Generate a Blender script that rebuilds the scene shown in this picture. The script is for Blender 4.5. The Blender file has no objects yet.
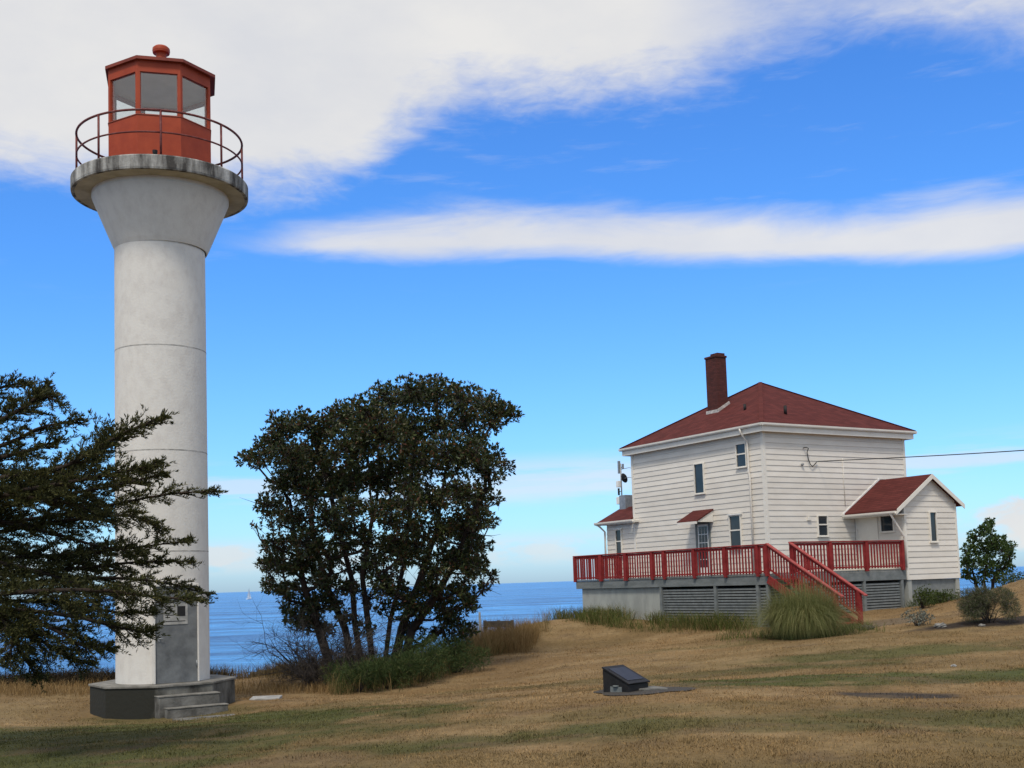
import bpy, bmesh, math, random
import numpy as np
from mathutils import Matrix, Vector
R = math.radians
rng = np.random.default_rng(7)
random.seed(7)
scene = bpy.context.scene
col = scene.collection
E = 1.65                                    # eye height above the lawn at the camera

# ------------------------------------------------------------------ helpers
class MB:
    """collects shapes, then links them as ONE mesh object"""
    def __init__(s): s.v = []; s.f = []; s.sm = []
    def add(s, vs, fs, M=None, smooth=False):
        o = len(s.v)
        for p in vs:
            s.v.append(tuple(M @ Vector(p)) if M is not None else tuple(p))
        for f in fs:
            s.f.append(tuple(i + o for i in f)); s.sm.append(smooth)
        return s
    def box(s, x0, x1, y0, y1, z0, z1, M=None):
        vs = [(x, y, z) for z in (z0, z1) for y in (y0, y1) for x in (x0, x1)]
        return s.add(vs, [(0,2,3,1),(4,5,7,6),(0,1,5,4),(2,6,7,3),(0,4,6,2),(1,3,7,5)], M)
    def hexa(s, a, b, M=None):              # two quads (bottom, top) of four points
        return s.add(list(a)+list(b), [(3,2,1,0),(4,5,6,7),(0,1,5,4),(1,2,6,5),(2,3,7,6),(3,0,4,7)], M)
    def prism(s, poly, z0, z1, M=None):
        n = len(poly)
        vs = [(x,y,z0) for x,y in poly]+[(x,y,z1) for x,y in poly]
        fs = [tuple(range(n-1,-1,-1)), tuple(range(n,2*n))]+[(i,(i+1)%n,n+(i+1)%n,n+i) for i in range(n)]
        return s.add(vs, fs, M)
    def lathe(s, prof, n=72, c=(0,0,0), sharp=True, a0=0.0):
        for k in range(len(prof)-1):
            (r0,z0),(r1,z1) = prof[k],prof[k+1]
            vs=[];fs=[]
            for i in range(n):
                t=a0+2*math.pi*i/n
                vs.append((c[0]+r0*math.sin(t),c[1]-r0*math.cos(t),c[2]+z0))
                vs.append((c[0]+r1*math.sin(t),c[1]-r1*math.cos(t),c[2]+z1))
            for i in range(n):
                j=(i+1)%n
                fs.append((2*i,2*j,2*j+1,2*i+1))
            s.add(vs,fs,None,n>16)
        return s
    def tube(s, pts, rad, n=7, M=None):
        pts=[Vector(p) for p in pts]; m=len(pts)
        if not hasattr(rad,'__len__'): rad=[rad]*m
        up=Vector((0,0,1)); prev=None; vs=[]; fs=[]
        for i,p in enumerate(pts):
            t=(pts[min(i+1,m-1)]-pts[max(i-1,0)])
            if t.length<1e-9: t=Vector((0,0,1))
            t.normalize()
            if prev is None:
                a=t.orthogonal().normalized()
            else:
                a=(prev-t*prev.dot(t))
                a=a.normalized() if a.length>1e-6 else t.orthogonal().normalized()
            prev=a; b=t.cross(a)
            for k in range(n):
                q=2*math.pi*k/n
                vs.append(p+(a*math.cos(q)+b*math.sin(q))*rad[i])
        for i in range(m-1):
            for k in range(n):
                j=(k+1)%n
                fs.append((i*n+k,i*n+j,(i+1)*n+j,(i+1)*n+k))
        fs.append(tuple(range(n-1,-1,-1))); fs.append(tuple((m-1)*n+k for k in range(n)))
        return s.add(vs,fs,M,True)
    def bar(s, p, q, w, h, M=None):         # rectangular bar from p to q, w sideways, h along the other way
        p=Vector(p); q=Vector(q); t=(q-p).normalized()
        a=t.cross(Vector((0,0,1)))
        a=a.normalized() if a.length>1e-4 else Vector((1,0,0))
        b=a.cross(t)
        f=lambda c:[c-a*w/2-b*h/2,c+a*w/2-b*h/2,c+a*w/2+b*h/2,c-a*w/2+b*h/2]
        return s.hexa(f(p),f(q),M)
    def build(s, name, mat, parent=None, bevel=0):
        me=bpy.data.meshes.new(name); me.from_pydata(s.v,[],s.f)
        me.polygons.foreach_set('use_smooth',s.sm); me.update()
        bm=bmesh.new(); bm.from_mesh(me); bmesh.ops.recalc_face_normals(bm,faces=bm.faces); bm.to_mesh(me); bm.free()
        o=bpy.data.objects.new(name,me); col.objects.link(o); me.materials.append(mat)
        if parent: o.parent=parent
        if bevel:
            b=o.modifiers.new('bevel','BEVEL'); b.width=bevel; b.segments=2; b.limit_method='ANGLE'; b.angle_limit=R(40)
        return o

def tri_mesh(name, V, F, mat, parent=None, smooth=False, colors=None):
    V=np.asarray(V,np.float32); F=np.asarray(F,np.int32); k=F.shape[1]
    me=bpy.data.meshes.new(name)
    me.vertices.add(len(V)); me.vertices.foreach_set('co',V.ravel())
    me.loops.add(F.size); me.loops.foreach_set('vertex_index',F.ravel())
    me.polygons.add(len(F)); me.polygons.foreach_set('loop_start',np.arange(len(F),dtype=np.int32)*k)
    if smooth: me.polygons.foreach_set('use_smooth',np.ones(len(F),bool))
    me.update(calc_edges=True)
    if colors is not None:
        at_=me.color_attributes.new('tone','FLOAT_COLOR','POINT')
        c=np.ones((len(V),4),np.float32); c[:,:3]=colors; at_.data.foreach_set('color',c.ravel())
    me.materials.append(mat)
    o=bpy.data.objects.new(name,me); col.objects.link(o)
    if parent: o.parent=parent
    return o

def thing(name, label, cat, loc=(0,0,0), rz=0, group=None):
    o=bpy.data.objects.new(name,None); col.objects.link(o)
    o.location=loc; o.rotation_euler=(0,0,rz); o.empty_display_size=.3
    return tag(o,label,cat,group)
def tag(o, label=None, cat=None, group=None, kind=None):
    for k,v in (('label',label),('category',cat),('group',group),('kind',kind)):
        if v: o[k]=v
    return o

# ------------------------------------------------------------------ materials
def mat(name, c1, c2=None, scale=4, rough=.75, bump=0, bscale=30, spec=.3, stretch=(1,1,1), metal=0, lo=.35, hi=.65, detail=6, c3=None):
    m=bpy.data.materials.new(name); m.use_nodes=True; nt=m.node_tree; N=nt.nodes; L=nt.links
    b=N['Principled BSDF']; b.inputs['Roughness'].default_value=rough; b.inputs['Specular IOR Level'].default_value=spec
    b.inputs['Metallic'].default_value=metal
    if c2 is None: b.inputs['Base Color'].default_value=(*c1,1)
    tc=N.new('ShaderNodeTexCoord'); mp=N.new('ShaderNodeMapping'); mp.inputs['Scale'].default_value=stretch
    L.new(tc.outputs['Object'],mp.inputs['Vector'])
    if c2 is not None:
        n=N.new('ShaderNodeTexNoise'); n.inputs['Scale'].default_value=scale; n.inputs['Detail'].default_value=detail; n.inputs['Roughness'].default_value=.62
        L.new(mp.outputs['Vector'],n.inputs['Vector'])
        r=N.new('ShaderNodeValToRGB'); r.color_ramp.elements[0].position=lo; r.color_ramp.elements[1].position=hi
        r.color_ramp.elements[0].color=(*c1,1); r.color_ramp.elements[1].color=(*c2,1)
        if c3 is not None:
            e=r.color_ramp.elements.new(min(.98,hi+.12)); e.color=(*c3,1)
        L.new(n.outputs['Fac'],r.inputs['Fac']); L.new(r.outputs['Color'],b.inputs['Base Color'])
    if bump:
        n2=N.new('ShaderNodeTexNoise'); n2.inputs['Scale'].default_value=bscale; n2.inputs['Detail'].default_value=5
        L.new(tc.outputs['Object'],n2.inputs['Vector'])
        bp=N.new('ShaderNodeBump'); bp.inputs['Strength'].default_value=bump; bp.inputs['Distance'].default_value=.02
        L.new(n2.outputs['Fac'],bp.inputs['Height']); L.new(bp.outputs['Normal'],b.inputs['Normal'])
    return m

def leaf_mat(name, cols, rough=.55, trans=.25, spec=.3):
    """colour picked leaf by leaf"""
    m=bpy.data.materials.new(name); m.use_nodes=True; nt=m.node_tree; N=nt.nodes; L=nt.links
    b=N['Principled BSDF']; b.inputs['Roughness'].default_value=rough; b.inputs['Specular IOR Level'].default_value=spec
    g=N.new('ShaderNodeNewGeometry'); r=N.new('ShaderNodeValToRGB')
    cr=r.color_ramp
    cr.elements[0].position=0; cr.elements[0].color=(*cols[0][1],1)
    cr.elements[1].position=1; cr.elements[1].color=(*cols[-1][1],1)
    for p,c in cols[1:-1]:
        e=cr.elements.new(p); e.color=(*c,1)
    L.new(g.outputs['Random Per Island'],r.inputs['Fac'])
    L.new(r.outputs['Color'],b.inputs['Base Color'])
    if trans:
        t=N.new('ShaderNodeBsdfTranslucent'); L.new(r.outputs['Color'],t.inputs['Color'])
        x=N.new('ShaderNodeMixShader'); x.inputs['Fac'].default_value=trans
        L.new(b.outputs['BSDF'],x.inputs[1]); L.new(t.outputs['BSDF'],x.inputs[2])
        L.new(x.outputs['Shader'],N['Material Output'].inputs['Surface'])
    return m

def tone_mat(name, detail_scale=9, var=.35, bump=.5):
    """ground and grass blades: colour per place from the attribute, broken up by fine noise"""
    m=bpy.data.materials.new(name); m.use_nodes=True; nt=m.node_tree; N=nt.nodes; L=nt.links
    b=N['Principled BSDF']; b.inputs['Roughness'].default_value=.95; b.inputs['Specular IOR Level'].default_value=.08
    a=N.new('ShaderNodeAttribute'); a.attribute_name='tone'
    tc=N.new('ShaderNodeTexCoord')
    hs=N.new('ShaderNodeHueSaturation')
    n=N.new('ShaderNodeTexNoise'); n.inputs['Scale'].default_value=detail_scale; n.inputs['Detail'].default_value=9; n.inputs['Roughness'].default_value=.75
    L.new(tc.outputs['Object'],n.inputs['Vector'])
    mr=N.new('ShaderNodeMapRange'); mr.inputs['From Min'].default_value=.3; mr.inputs['From Max'].default_value=.7
    mr.inputs['To Min'].default_value=1-var; mr.inputs['To Max'].default_value=1+var
    L.new(n.outputs['Fac'],mr.inputs['Value']); L.new(mr.outputs['Result'],hs.inputs['Value'])
    L.new(a.outputs['Color'],hs.inputs['Color']); L.new(hs.outputs['Color'],b.inputs['Base Color'])
    if bump:
        n2=N.new('ShaderNodeTexNoise'); n2.inputs['Scale'].default_value=14; n2.inputs['Detail'].default_value=8; n2.inputs['Roughness'].default_value=.7
        L.new(tc.outputs['Object'],n2.inputs['Vector'])
        bp=N.new('ShaderNodeBump'); bp.inputs['Strength'].default_value=bump; bp.inputs['Distance'].default_value=.06
        L.new(n2.outputs['Fac'],bp.inputs['Height']); L.new(bp.outputs['Normal'],b.inputs['Normal'])
    return m

def glass_mat(name, tint=(.85,.9,.92), refl=.08):
    m=bpy.data.materials.new(name); m.use_nodes=True; nt=m.node_tree; N=nt.nodes; L=nt.links
    N.remove(N['Principled BSDF'])
    t=N.new('ShaderNodeBsdfTransparent'); t.inputs['Color'].default_value=(*tint,1)
    g=N.new('ShaderNodeBsdfGlossy'); g.inputs['Roughness'].default_value=.03
    f=N.new('ShaderNodeLayerWeight'); f.inputs['Blend'].default_value=.5
    pw=N.new('ShaderNodeMath'); pw.operation='POWER'; L.new(f.outputs['Facing'],pw.inputs[0]); pw.inputs[1].default_value=5
    ma=N.new('ShaderNodeMath'); ma.operation='MULTIPLY_ADD'; L.new(pw.outputs[0],ma.inputs[0]); ma.inputs[1].default_value=.6; ma.inputs[2].default_value=refl*.5
    x=N.new('ShaderNodeMixShader'); L.new(ma.outputs[0],x.inputs['Fac'])
    L.new(t.outputs['BSDF'],x.inputs[1]); L.new(g.outputs['BSDF'],x.inputs[2])
    L.new(x.outputs['Shader'],N['Material Output'].inputs['Surface'])
    return m

M={}
M['tower']=mat('tower_paint',(.59,.56,.52),(.665,.64,.595),scale=5.0,rough=.8,bump=.25,bscale=22,stretch=(1,1,.7),lo=.3,hi=.55)
M['joint']=mat('joint_mortar',(.25,.24,.22),(.5,.48,.45),scale=6)
M['weathered']=mat('weathered_concrete',(.06,.055,.05),(.42,.41,.38),scale=3.4,rough=.9,bump=.5,bscale=18,stretch=(1,1,.22),lo=.38,hi=.62,c3=(.6,.59,.55))
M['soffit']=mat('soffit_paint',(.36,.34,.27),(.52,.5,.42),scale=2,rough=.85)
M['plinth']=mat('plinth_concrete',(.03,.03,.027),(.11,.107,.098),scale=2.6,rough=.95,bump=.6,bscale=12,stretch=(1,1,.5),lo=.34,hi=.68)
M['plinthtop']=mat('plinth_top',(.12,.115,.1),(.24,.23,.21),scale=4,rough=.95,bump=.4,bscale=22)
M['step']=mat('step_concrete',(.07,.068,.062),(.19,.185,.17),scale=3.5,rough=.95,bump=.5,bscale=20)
M['door']=mat('door_paint',(.085,.09,.095),(.185,.195,.2),scale=3.2,rough=.6,bump=.1,lo=.3,hi=.7)
M['red']=mat('lantern_red',(.27,.032,.009),(.37,.055,.016),scale=3,rough=.55,bump=.1,bscale=12,lo=.25,hi=.7)
M['redtrim']=mat('lantern_trim',(.16,.03,.018),(.24,.045,.025),scale=3,rough=.6)
M['railred']=mat('gallery_rail',(.12,.022,.02),(.24,.09,.08),scale=7,rough=.6,lo=.45,hi=.75)
M['ceil']=mat('lantern_ceiling',(.62,.65,.65),(.74,.76,.76),scale=2,rough=.7)
M['glass']=glass_mat('clear_glass',(.95,.97,.97),.2)
M['siding']=mat('cream_siding',(.66,.612,.54),(.74,.695,.625),scale=1.3,rough=.6,stretch=(1,1,2.5),lo=.3,hi=.65)
_nt=M['siding'].node_tree; _b=_nt.nodes['Principled BSDF']; _g=_nt.nodes.new('ShaderNodeNewGeometry'); _m=_nt.nodes.new('ShaderNodeMapRange'); _h=_nt.nodes.new('ShaderNodeHueSaturation')
_m.inputs['To Min'].default_value=.93; _m.inputs['To Max'].default_value=1.05; _nt.links.new(_g.outputs['Random Per Island'],_m.inputs['Value']); _nt.links.new(_m.outputs['Result'],_h.inputs['Value'])
_nt.links.new([n for n in _nt.nodes if n.type=='VALTORGB'][0].outputs['Color'],_h.inputs['Color']); _nt.links.new(_h.outputs['Color'],_b.inputs['Base Color'])
M['trim']=mat('cream_trim',(.70,.66,.59),(.77,.735,.665),scale=2,rough=.55)
M['white']=mat('white_trim',(.78,.77,.74),(.82,.81,.78),scale=3,rough=.5)
M['shingle']=None
M['chimney']=None
M['pane']=mat('window_pane',(.018,.024,.03),(.035,.042,.05),scale=.9,rough=.05,spec=.5,bump=.06,bscale=3)
M['curtain']=mat('curtain_cloth',(.2,.22,.22),(.3,.32,.32),scale=6,rough=.9)
M['deckgrey']=mat('deck_grey',(.13,.145,.145),(.20,.215,.215),scale=3.4,rough=.8,bump=.25,bscale=20,stretch=(1,.4,1.6))
M['skirt']=mat('skirt_grey',(.28,.29,.27),(.38,.39,.36),scale=2.2,rough=.85,bump=.25,bscale=14,stretch=(1,1,.4))
M['slat']=mat('lattice_grey',(.15,.165,.165),(.22,.235,.235),scale=4,rough=.85)
M['dark']=mat('crawlspace_shade',(.012,.012,.012),(.02,.02,.02),scale=3,rough=.9)
M['deckred']=mat('deck_rail_red',(.17,.019,.02),(.27,.034,.034),scale=3,rough=.8,bump=.1,bscale=25,spec=.12,lo=.3,hi=.62,c3=(.31,.055,.045))
M['handrail']=mat('sunlit_red',(.27,.045,.04),(.38,.09,.08),scale=5,rough=.6,spec=.2)  # lighter red: sunlight on the weathered stair rails put into the colour
M['bark']=mat('bark',(.016,.012,.009),(.045,.03,.022),scale=6,rough=.9,bump=.6,bscale=18,stretch=(1,1,.3))
M['arbutusbark']=mat('arbutus_bark',(.014,.011,.009),(.045,.027,.02),scale=5,rough=.8,bump=.4,bscale=12,stretch=(1,1,.3))
M['twig']=mat('dead_twig',(.03,.025,.022),(.085,.07,.06),scale=8,rough=.9)
M['lead']=mat('lead_flashing',(.35,.33,.31),(.6,.57,.53),scale=9,rough=.6)
M['metal']=mat('grey_metal',(.22,.23,.24),(.34,.35,.36),scale=8,rough=.45,metal=.4)
M['pipe']=mat('downpipe',(.62,.58,.53),(.7,.66,.6),scale=5,rough=.5)
M['black']=mat('black_paint',(.008,.008,.009),(.018,.017,.017),scale=6,rough=.6,bump=.1)
M['panel']=mat('sign_face',(.016,.018,.028),(.03,.033,.045),scale=7,rough=.45)
M['gravel']=mat('pad_gravel',(.035,.031,.027),(.08,.07,.06),scale=30,rough=.95,bump=.8,bscale=60)
M['stone']=mat('stone_grey',(.24,.24,.23),(.42,.41,.39),scale=5,rough=.9,bump=.5,bscale=12)
M['palerock']=mat('pale_rock',(.13,.125,.115),(.27,.26,.24),scale=6,rough=.9,bump=.5,bscale=14)
M['rock']=mat('shore_rock',(.035,.03,.026),(.13,.11,.09),scale=1.6,rough=.95,bump=.9,bscale=6)
M['wood']=mat('old_timber',(.05,.042,.036),(.12,.105,.09),scale=5,rough=.9,stretch=(.2,1,1))
M['cable']=mat('cable_black',(.02,.02,.02),rough=.5)
M['sail']=mat('sail_cloth',(.8,.8,.78),(.85,.85,.84),scale=1,rough=.8)
M['ground']=tone_mat('lawn_soil',7,.32,.6)
M['blade']=tone_mat('grass_blade',3,.2,0)

def shingles():
    m=mat('red_shingle',(.092,.022,.019),(.115,.029,.025),scale=2.2,rough=.9,spec=.15,lo=.3,hi=.7); nt=m.node_tree; N=nt.nodes; L=nt.links
    b=N['Principled BSDF']; tc=[n for n in N if n.type=='TEX_COORD'][0]
    sx=N.new('ShaderNodeSeparateXYZ'); L.new(tc.outputs['Object'],sx.inputs[0])
    ad=N.new('ShaderNodeMath'); ad.operation='ADD'; L.new(sx.outputs['X'],ad.inputs[0]); L.new(sx.outputs['Y'],ad.inputs[1])
    cb=N.new('ShaderNodeCombineXYZ'); L.new(ad.outputs[0],cb.inputs['X']); L.new(sx.outputs['Z'],cb.inputs['Y'])
    br=N.new('ShaderNodeTexBrick'); br.inputs['Scale'].default_value=1; br.inputs['Brick Width'].default_value=.3; br.inputs['Row Height'].default_value=.075
    br.inputs['Mortar Size'].default_value=.006; br.inputs['Color1'].default_value=(.8,.8,.8,1); br.inputs['Color2'].default_value=(1.15,1.15,1.15,1); br.inputs['Mortar'].default_value=(.45,.45,.45,1)
    L.new(cb.outputs[0],br.inputs['Vector'])
    rmp=[n for n in N if n.type=='VALTORGB'][0]
    mx=N.new('ShaderNodeMix'); mx.data_type='RGBA'; mx.blend_type='MULTIPLY'; mx.inputs['Factor'].default_value=1
    L.new(rmp.outputs['Color'],mx.inputs['A']); L.new(br.outputs['Color'],mx.inputs['B']); L.new(mx.outputs['Result'],b.inputs['Base Color'])
    return m
M['shingle']=shingles()
def bricks():
    m=mat('brick_red',(.062,.019,.016),(.10,.027,.022),scale=4,rough=.85,lo=.3,hi=.7); nt=m.node_tree; N=nt.nodes; L=nt.links
    b=N['Principled BSDF']; tc=[n for n in N if n.type=='TEX_COORD'][0]
    sx=N.new('ShaderNodeSeparateXYZ'); L.new(tc.outputs['Object'],sx.inputs[0])
    ad=N.new('ShaderNodeMath'); ad.operation='ADD'; L.new(sx.outputs['X'],ad.inputs[0]); L.new(sx.outputs['Y'],ad.inputs[1])
    cb=N.new('ShaderNodeCombineXYZ'); L.new(ad.outputs[0],cb.inputs['X']); L.new(sx.outputs['Z'],cb.inputs['Y'])
    br=N.new('ShaderNodeTexBrick'); br.inputs['Scale'].default_value=1; br.inputs['Brick Width'].default_value=.21; br.inputs['Row Height'].default_value=.07
    br.inputs['Mortar Size'].default_value=.008; br.inputs['Color1'].default_value=(.8,.8,.8,1); br.inputs['Color2'].default_value=(1.2,1.2,1.2,1); br.inputs['Mortar'].default_value=(.75,.9,.9,1)
    L.new(cb.outputs[0],br.inputs['Vector'])
    rmp=[n for n in N if n.type=='VALTORGB'][0]
    mx=N.new('ShaderNodeMix'); mx.data_type='RGBA'; mx.blend_type='MULTIPLY'; mx.inputs['Factor'].default_value=1
    L.new(rmp.outputs['Color'],mx.inputs['A']); L.new(br.outputs['Color'],mx.inputs['B']); L.new(mx.outputs['Result'],b.inputs['Base Color'])
    bp=N.new('ShaderNodeBump'); bp.inputs['Strength'].default_value=.5; bp.inputs['Distance'].default_value=.01
    L.new(br.outputs['Fac'],bp.inputs['Height']); bp.invert=True; L.new(bp.outputs['Normal'],b.inputs['Normal'])
    return m
M['chimney']=bricks()

# ------------------------------------------------------------------ camera
F,PITCH,ROLL,SHIFT=1168.9,.08496,.03278,99.26
cam=bpy.data.cameras.new('camera'); camo=bpy.data.objects.new('camera',cam); col.objects.link(camo)
cam.sensor_fit='HORIZONTAL'; cam.sensor_width=36; cam.lens=F/1024*36; cam.shift_y=SHIFT/1024; cam.clip_start=.1; cam.clip_end=80000
X0=Vector((1,0,0)); Y0=Vector((0,-math.sin(PITCH),math.cos(PITCH))); Z0=Vector((0,-math.cos(PITCH),-math.sin(PITCH)))
c,s=math.cos(ROLL),math.sin(ROLL)
Xc=X0*c-Y0*s; Yc=X0*s+Y0*c
camo.matrix_world=Matrix(((Xc.x,Yc.x,Z0.x,0),(Xc.y,Yc.y,Z0.y,0),(Xc.z,Yc.z,Z0.z,E),(0,0,0,1)))
scene.camera=camo
def at(px,py,Y):
    """a point seen at that pixel, Y metres ahead"""
    U=px-512; V=384+SHIFT-py
    u=(U*c+V*s)/F; v=(-U*s+V*c)/F
    d=Vector((u,math.cos(PITCH)-v*math.sin(PITCH),math.sin(PITCH)+v*math.cos(PITCH)))
    d=d/d.y*Y
    return Vector((d.x,d.y,d.z+E))

# ------------------------------------------------------------------ terrain
def vnoise(x,y,seed=0):
    xi=np.floor(x).astype(np.int64); yi=np.floor(y).astype(np.int64); fx=x-xi; fy=y-yi
    def h(a,b):
        n=(a*374761393+b*668265263+seed*982451653)&0xffffffff
        n=((n^(n>>13))*1274126177)&0xffffffff
        return ((n^(n>>16))&0xffff)/65535.
    fx=fx*fx*(3-2*fx); fy=fy*fy*(3-2*fy)
    return (h(xi,yi)*(1-fx)+h(xi+1,yi)*fx)*(1-fy)+(h(xi,yi+1)*(1-fx)+h(xi+1,yi+1)*fx)*fy
def fbm(x,y,seed=0,o=4):
    t=0;a=.5;w=0
    for k in range(o):
        t=t+a*vnoise(x*2**k,y*2**k,seed+k*17); w+=a; a*=.55
    return t/w
CP=[(-.08,10.4,-1.61),(-5.7,13,-1.9),(4.05,9.6,-1.62),(1.57,17.5,-1.66),(6.79,16.7,-1.73),(-.11,18,-1.77),(-3.15,22,-2.16),(-7.52,24.1,-2.54),(-9.66,22,-2.33),
(-11.5,29,-2.35),(-5,27,-2.5),(-6.24,26,-2.42),(-2.91,29,-2.58),(-1.91,33,-2.5),(-.57,38,-2.3),(1.39,43,-1.91),(5.89,38,-2.03),(2.95,42,-2.0),(7.32,35.5,-1.84),
(10.88,37,-1.66),(11.85,33,-1.64),(14.1,33,-1.55),(18.19,42,-.42),(16.42,43.5,-1.25),(13.55,41,-1.31),(-8.96,38,-2.95),(-7.5,38.5,-2.72),(-6.4,38.5,-2.42),(-7.76,42,-3.1),(-14.28,36,-2.7),(.14,48,-1.8),
(8.55,35,-1.83),(-1.13,36,-2.25),(-5.8,27,-2.49),(-3.5,36,-2.5),(-5.5,36,-2.45),(6.5,42.5,-1.55),(4,47,-1.55),(10,40.5,-1.5),(9.5,48,-1.4),(14,48,-1.4),
(0,0,-1.65),(-8,0,-1.75),(8,0,-1.55),(20,0,-1.4),(-25,0,-2.0),(0,-25,-1.6),(-40,-30,-2),(40,-30,-1),(30,20,-1.2),(24,33,-.9),(26,45,-.3),(36,60,-1.5),(20,52,-1.4),
(-24,22,-2.2),(-22,32,-2.8),(-40,30,-4),(-20,42,-5),(-12,48,-5.2),(-4,50,-4.6),(2,56,-4.2),(10,60,-4),(18,62,-4.2),(-30,60,-11),(-10,66,-11),(10,76,-11),(30,82,-10),(60,80,-9),(60,30,-1),
(-60,0,-4),(-60,40,-11),(-60,90,-13),(0,95,-13),(60,95,-12),(80,0,-1),(80,60,-5),(80,-40,-1),(-70,-40,-3)]
CP=np.array(CP)
def _tps(r2): return .5*r2*np.log(r2+1e-9)
def _fit():
    n=len(CP); P=np.c_[np.ones(n),CP[:,:2]]
    d2=((CP[:,None,:2]-CP[None,:,:2])**2).sum(-1)
    A=np.zeros((n+3,n+3)); A[:n,:n]=_tps(d2)+np.eye(n)*.6; A[:n,n:]=P; A[n:,:n]=P.T
    return np.linalg.solve(A,np.r_[CP[:,2],0,0,0])
TW=_fit()
def zg(x,y):
    x=np.atleast_1d(np.asarray(x,float)); y=np.atleast_1d(np.asarray(y,float)); out=np.empty(x.shape); xf=x.ravel(); yf=y.ravel(); of=out.ravel()
    for i in range(0,len(xf),20000):
        a=xf[i:i+20000]; b=yf[i:i+20000]
        d2=(a[:,None]-CP[None,:,0])**2+(b[:,None]-CP[None,:,1])**2
        of[i:i+20000]=_tps(d2)@TW[:-3]+TW[-3]+TW[-2]*a+TW[-1]*b
    z=of.reshape(x.shape)
    bank=np.clip((-z-3.0)/2.0,0,1)
    z=z+(fbm(x*.35,y*.35,3)-.5)*.16+(fbm(x*1.4,y*1.4,9)-.5)*.05+bank*(fbm(x*.5,y*.5,21,5)-.5)*1.6
    return np.clip(z,-14,6)+E
def Z(x,y): return float(zg(x,y)[0])
def gp(px,py,Y):
    """ground point below the spot seen at a pixel"""
    p=at(px,py,Y); return Vector((p.x,p.y,Z(p.x,p.y)))

def ell(x,y,cx,cy,rx,ry,rot=0):
    ca,sa=math.cos(rot),math.sin(rot); dx=x-cx; dy=y-cy
    return ((dx*ca+dy*sa)/rx)**2+((-dx*sa+dy*ca)/ry)**2
def tone(x,y):
    """colour of the grass (dry straw, olive, green) and of bare soil and rock, with tree and cloud shade painted in"""
    n1=fbm(x*.16,y*.28,5); n2=fbm(x*.9,y*.9,31); n3=fbm(x*3.5,y*3.5,77)
    straw=np.array([.198,.130,.062]); pale=np.array([.25,.175,.09]); olive=np.array([.105,.088,.038]); green=np.array([.068,.080,.026]); soil=np.array([.04,.031,.024]); rock=np.array([.06,.05,.04])
    def mixc(a,b,t): return a*(1-t[...,None])+b*t[...,None]
    cc=mixc(np.broadcast_to(straw,x.shape+(3,)),pale,np.clip((n2-.42)*3.4,0,1))
    g=np.zeros_like(x)
    wob=(n2-.5)*1.1+(n3-.5)*.7
    def patch(cx,cy,rx,ry,k,rot=0):
        nonlocal g
        e=ell(x,y,cx,cy,rx,ry,rot)+wob*1.3
        g=np.maximum(g,k*np.clip((1.25-e)*1.1,0,1))
    patch(4.6,19.4,3.4,1.7,1.0,.03); patch(8.5,19.5,5,1.5,.9)
    patch(2.2,12.7,5.5,1.1,.72); patch(6,13.0,4,1.3,.85); patch(3.2,24.5,5,1.3,.4); patch(9,27,4,1.6,.45)
    patch(-6.8,17.5,6.2,5.6,1.0); patch(-8.5,13,6,5,.95); patch(-4,15,3.5,1.6,.65); patch(-2.5,11,3,.7,.45); patch(-4.3,21.8,2.2,1.5,.5)  # left lawn: greener grass, with the conifer's shadow put into the colour
    patch(0,10.0,8,2.3,.42); patch(3.5,14.6,5,.8,.3); patch(-1,24.5,2.5,1.6,.3); patch(7.5,33.8,5.5,.8,.3); patch(-7,24,1.9,1.7,.6)  # broad near patch: cloud shadow on the foreground put into the olive
    g=np.clip(g+(n1-.5)*.9,0,1)
    cc=mixc(cc,olive,np.clip(g*1.5,0,1)); cc=mixc(cc,green,np.clip((g-.5)*1.7,0,1))
    z=zg(x,y)-E
    # planting bed by the lavender, worn path by the stairs, rocky bank
    e=ell(x,y,14.2,33.1,3.6,.85,-.02)+wob*.6
    cc=mixc(cc,soil,np.clip((1.15-e)*2,0,1))
    e=ell(x,y,11.3,36.3,1.5,1.0,.6)+wob*.8
    cc=mixc(cc,np.array([.15,.12,.085]),np.clip((1.1-e)*1.5,0,.85))
    e=ell(x,y,5.25,16.4,.85,.8)+wob*.5
    cc=mixc(cc,np.array([.05,.043,.038]),np.clip((1.1-e)*2,0,.95))
    cc=mixc(cc,rock,np.clip((-z-2.95)*1.3+wob*.6,0,1))
    n4=fbm(x*.42+7,y*.75,91); cc=cc*(.80+.40*n4[...,None])*(.92+.16*n3[...,None]); cc=mixc(cc,np.array([.135,.095,.055]),np.clip((fbm(x*.8,y*1.3,123)-.62)*4,0,.6))
    return cc

def spaced(lo,hi,inner_lo,inner_hi,step,big):
    a=np.arange(lo,inner_lo,big); b=np.arange(inner_lo,inner_hi,step); d=np.arange(inner_hi,hi+big,big)
    return np.r_[a,b,d]
gx=spaced(-68,78,-20,24,.2,2.0); gy=spaced(-38,94,6,56,.2,2.0)
GX,GY=np.meshgrid(gx,gy)
GZ=zg(GX,GY)
nx,ny=len(gx),len(gy)
idx=np.arange(nx*ny).reshape(ny,nx)
Fq=np.stack([idx[:-1,:-1].ravel(),idx[:-1,1:].ravel(),idx[1:,1:].ravel(),idx[1:,:-1].ravel()],1)
gr=tri_mesh('ground',np.c_[GX.ravel(),GY.ravel(),GZ.ravel()],Fq,M['ground'],smooth=True,colors=tone(GX.ravel(),GY.ravel()))
tag(gr,kind='structure',label='dry brown lawn sloping from the lighthouse up to the house')

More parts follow.
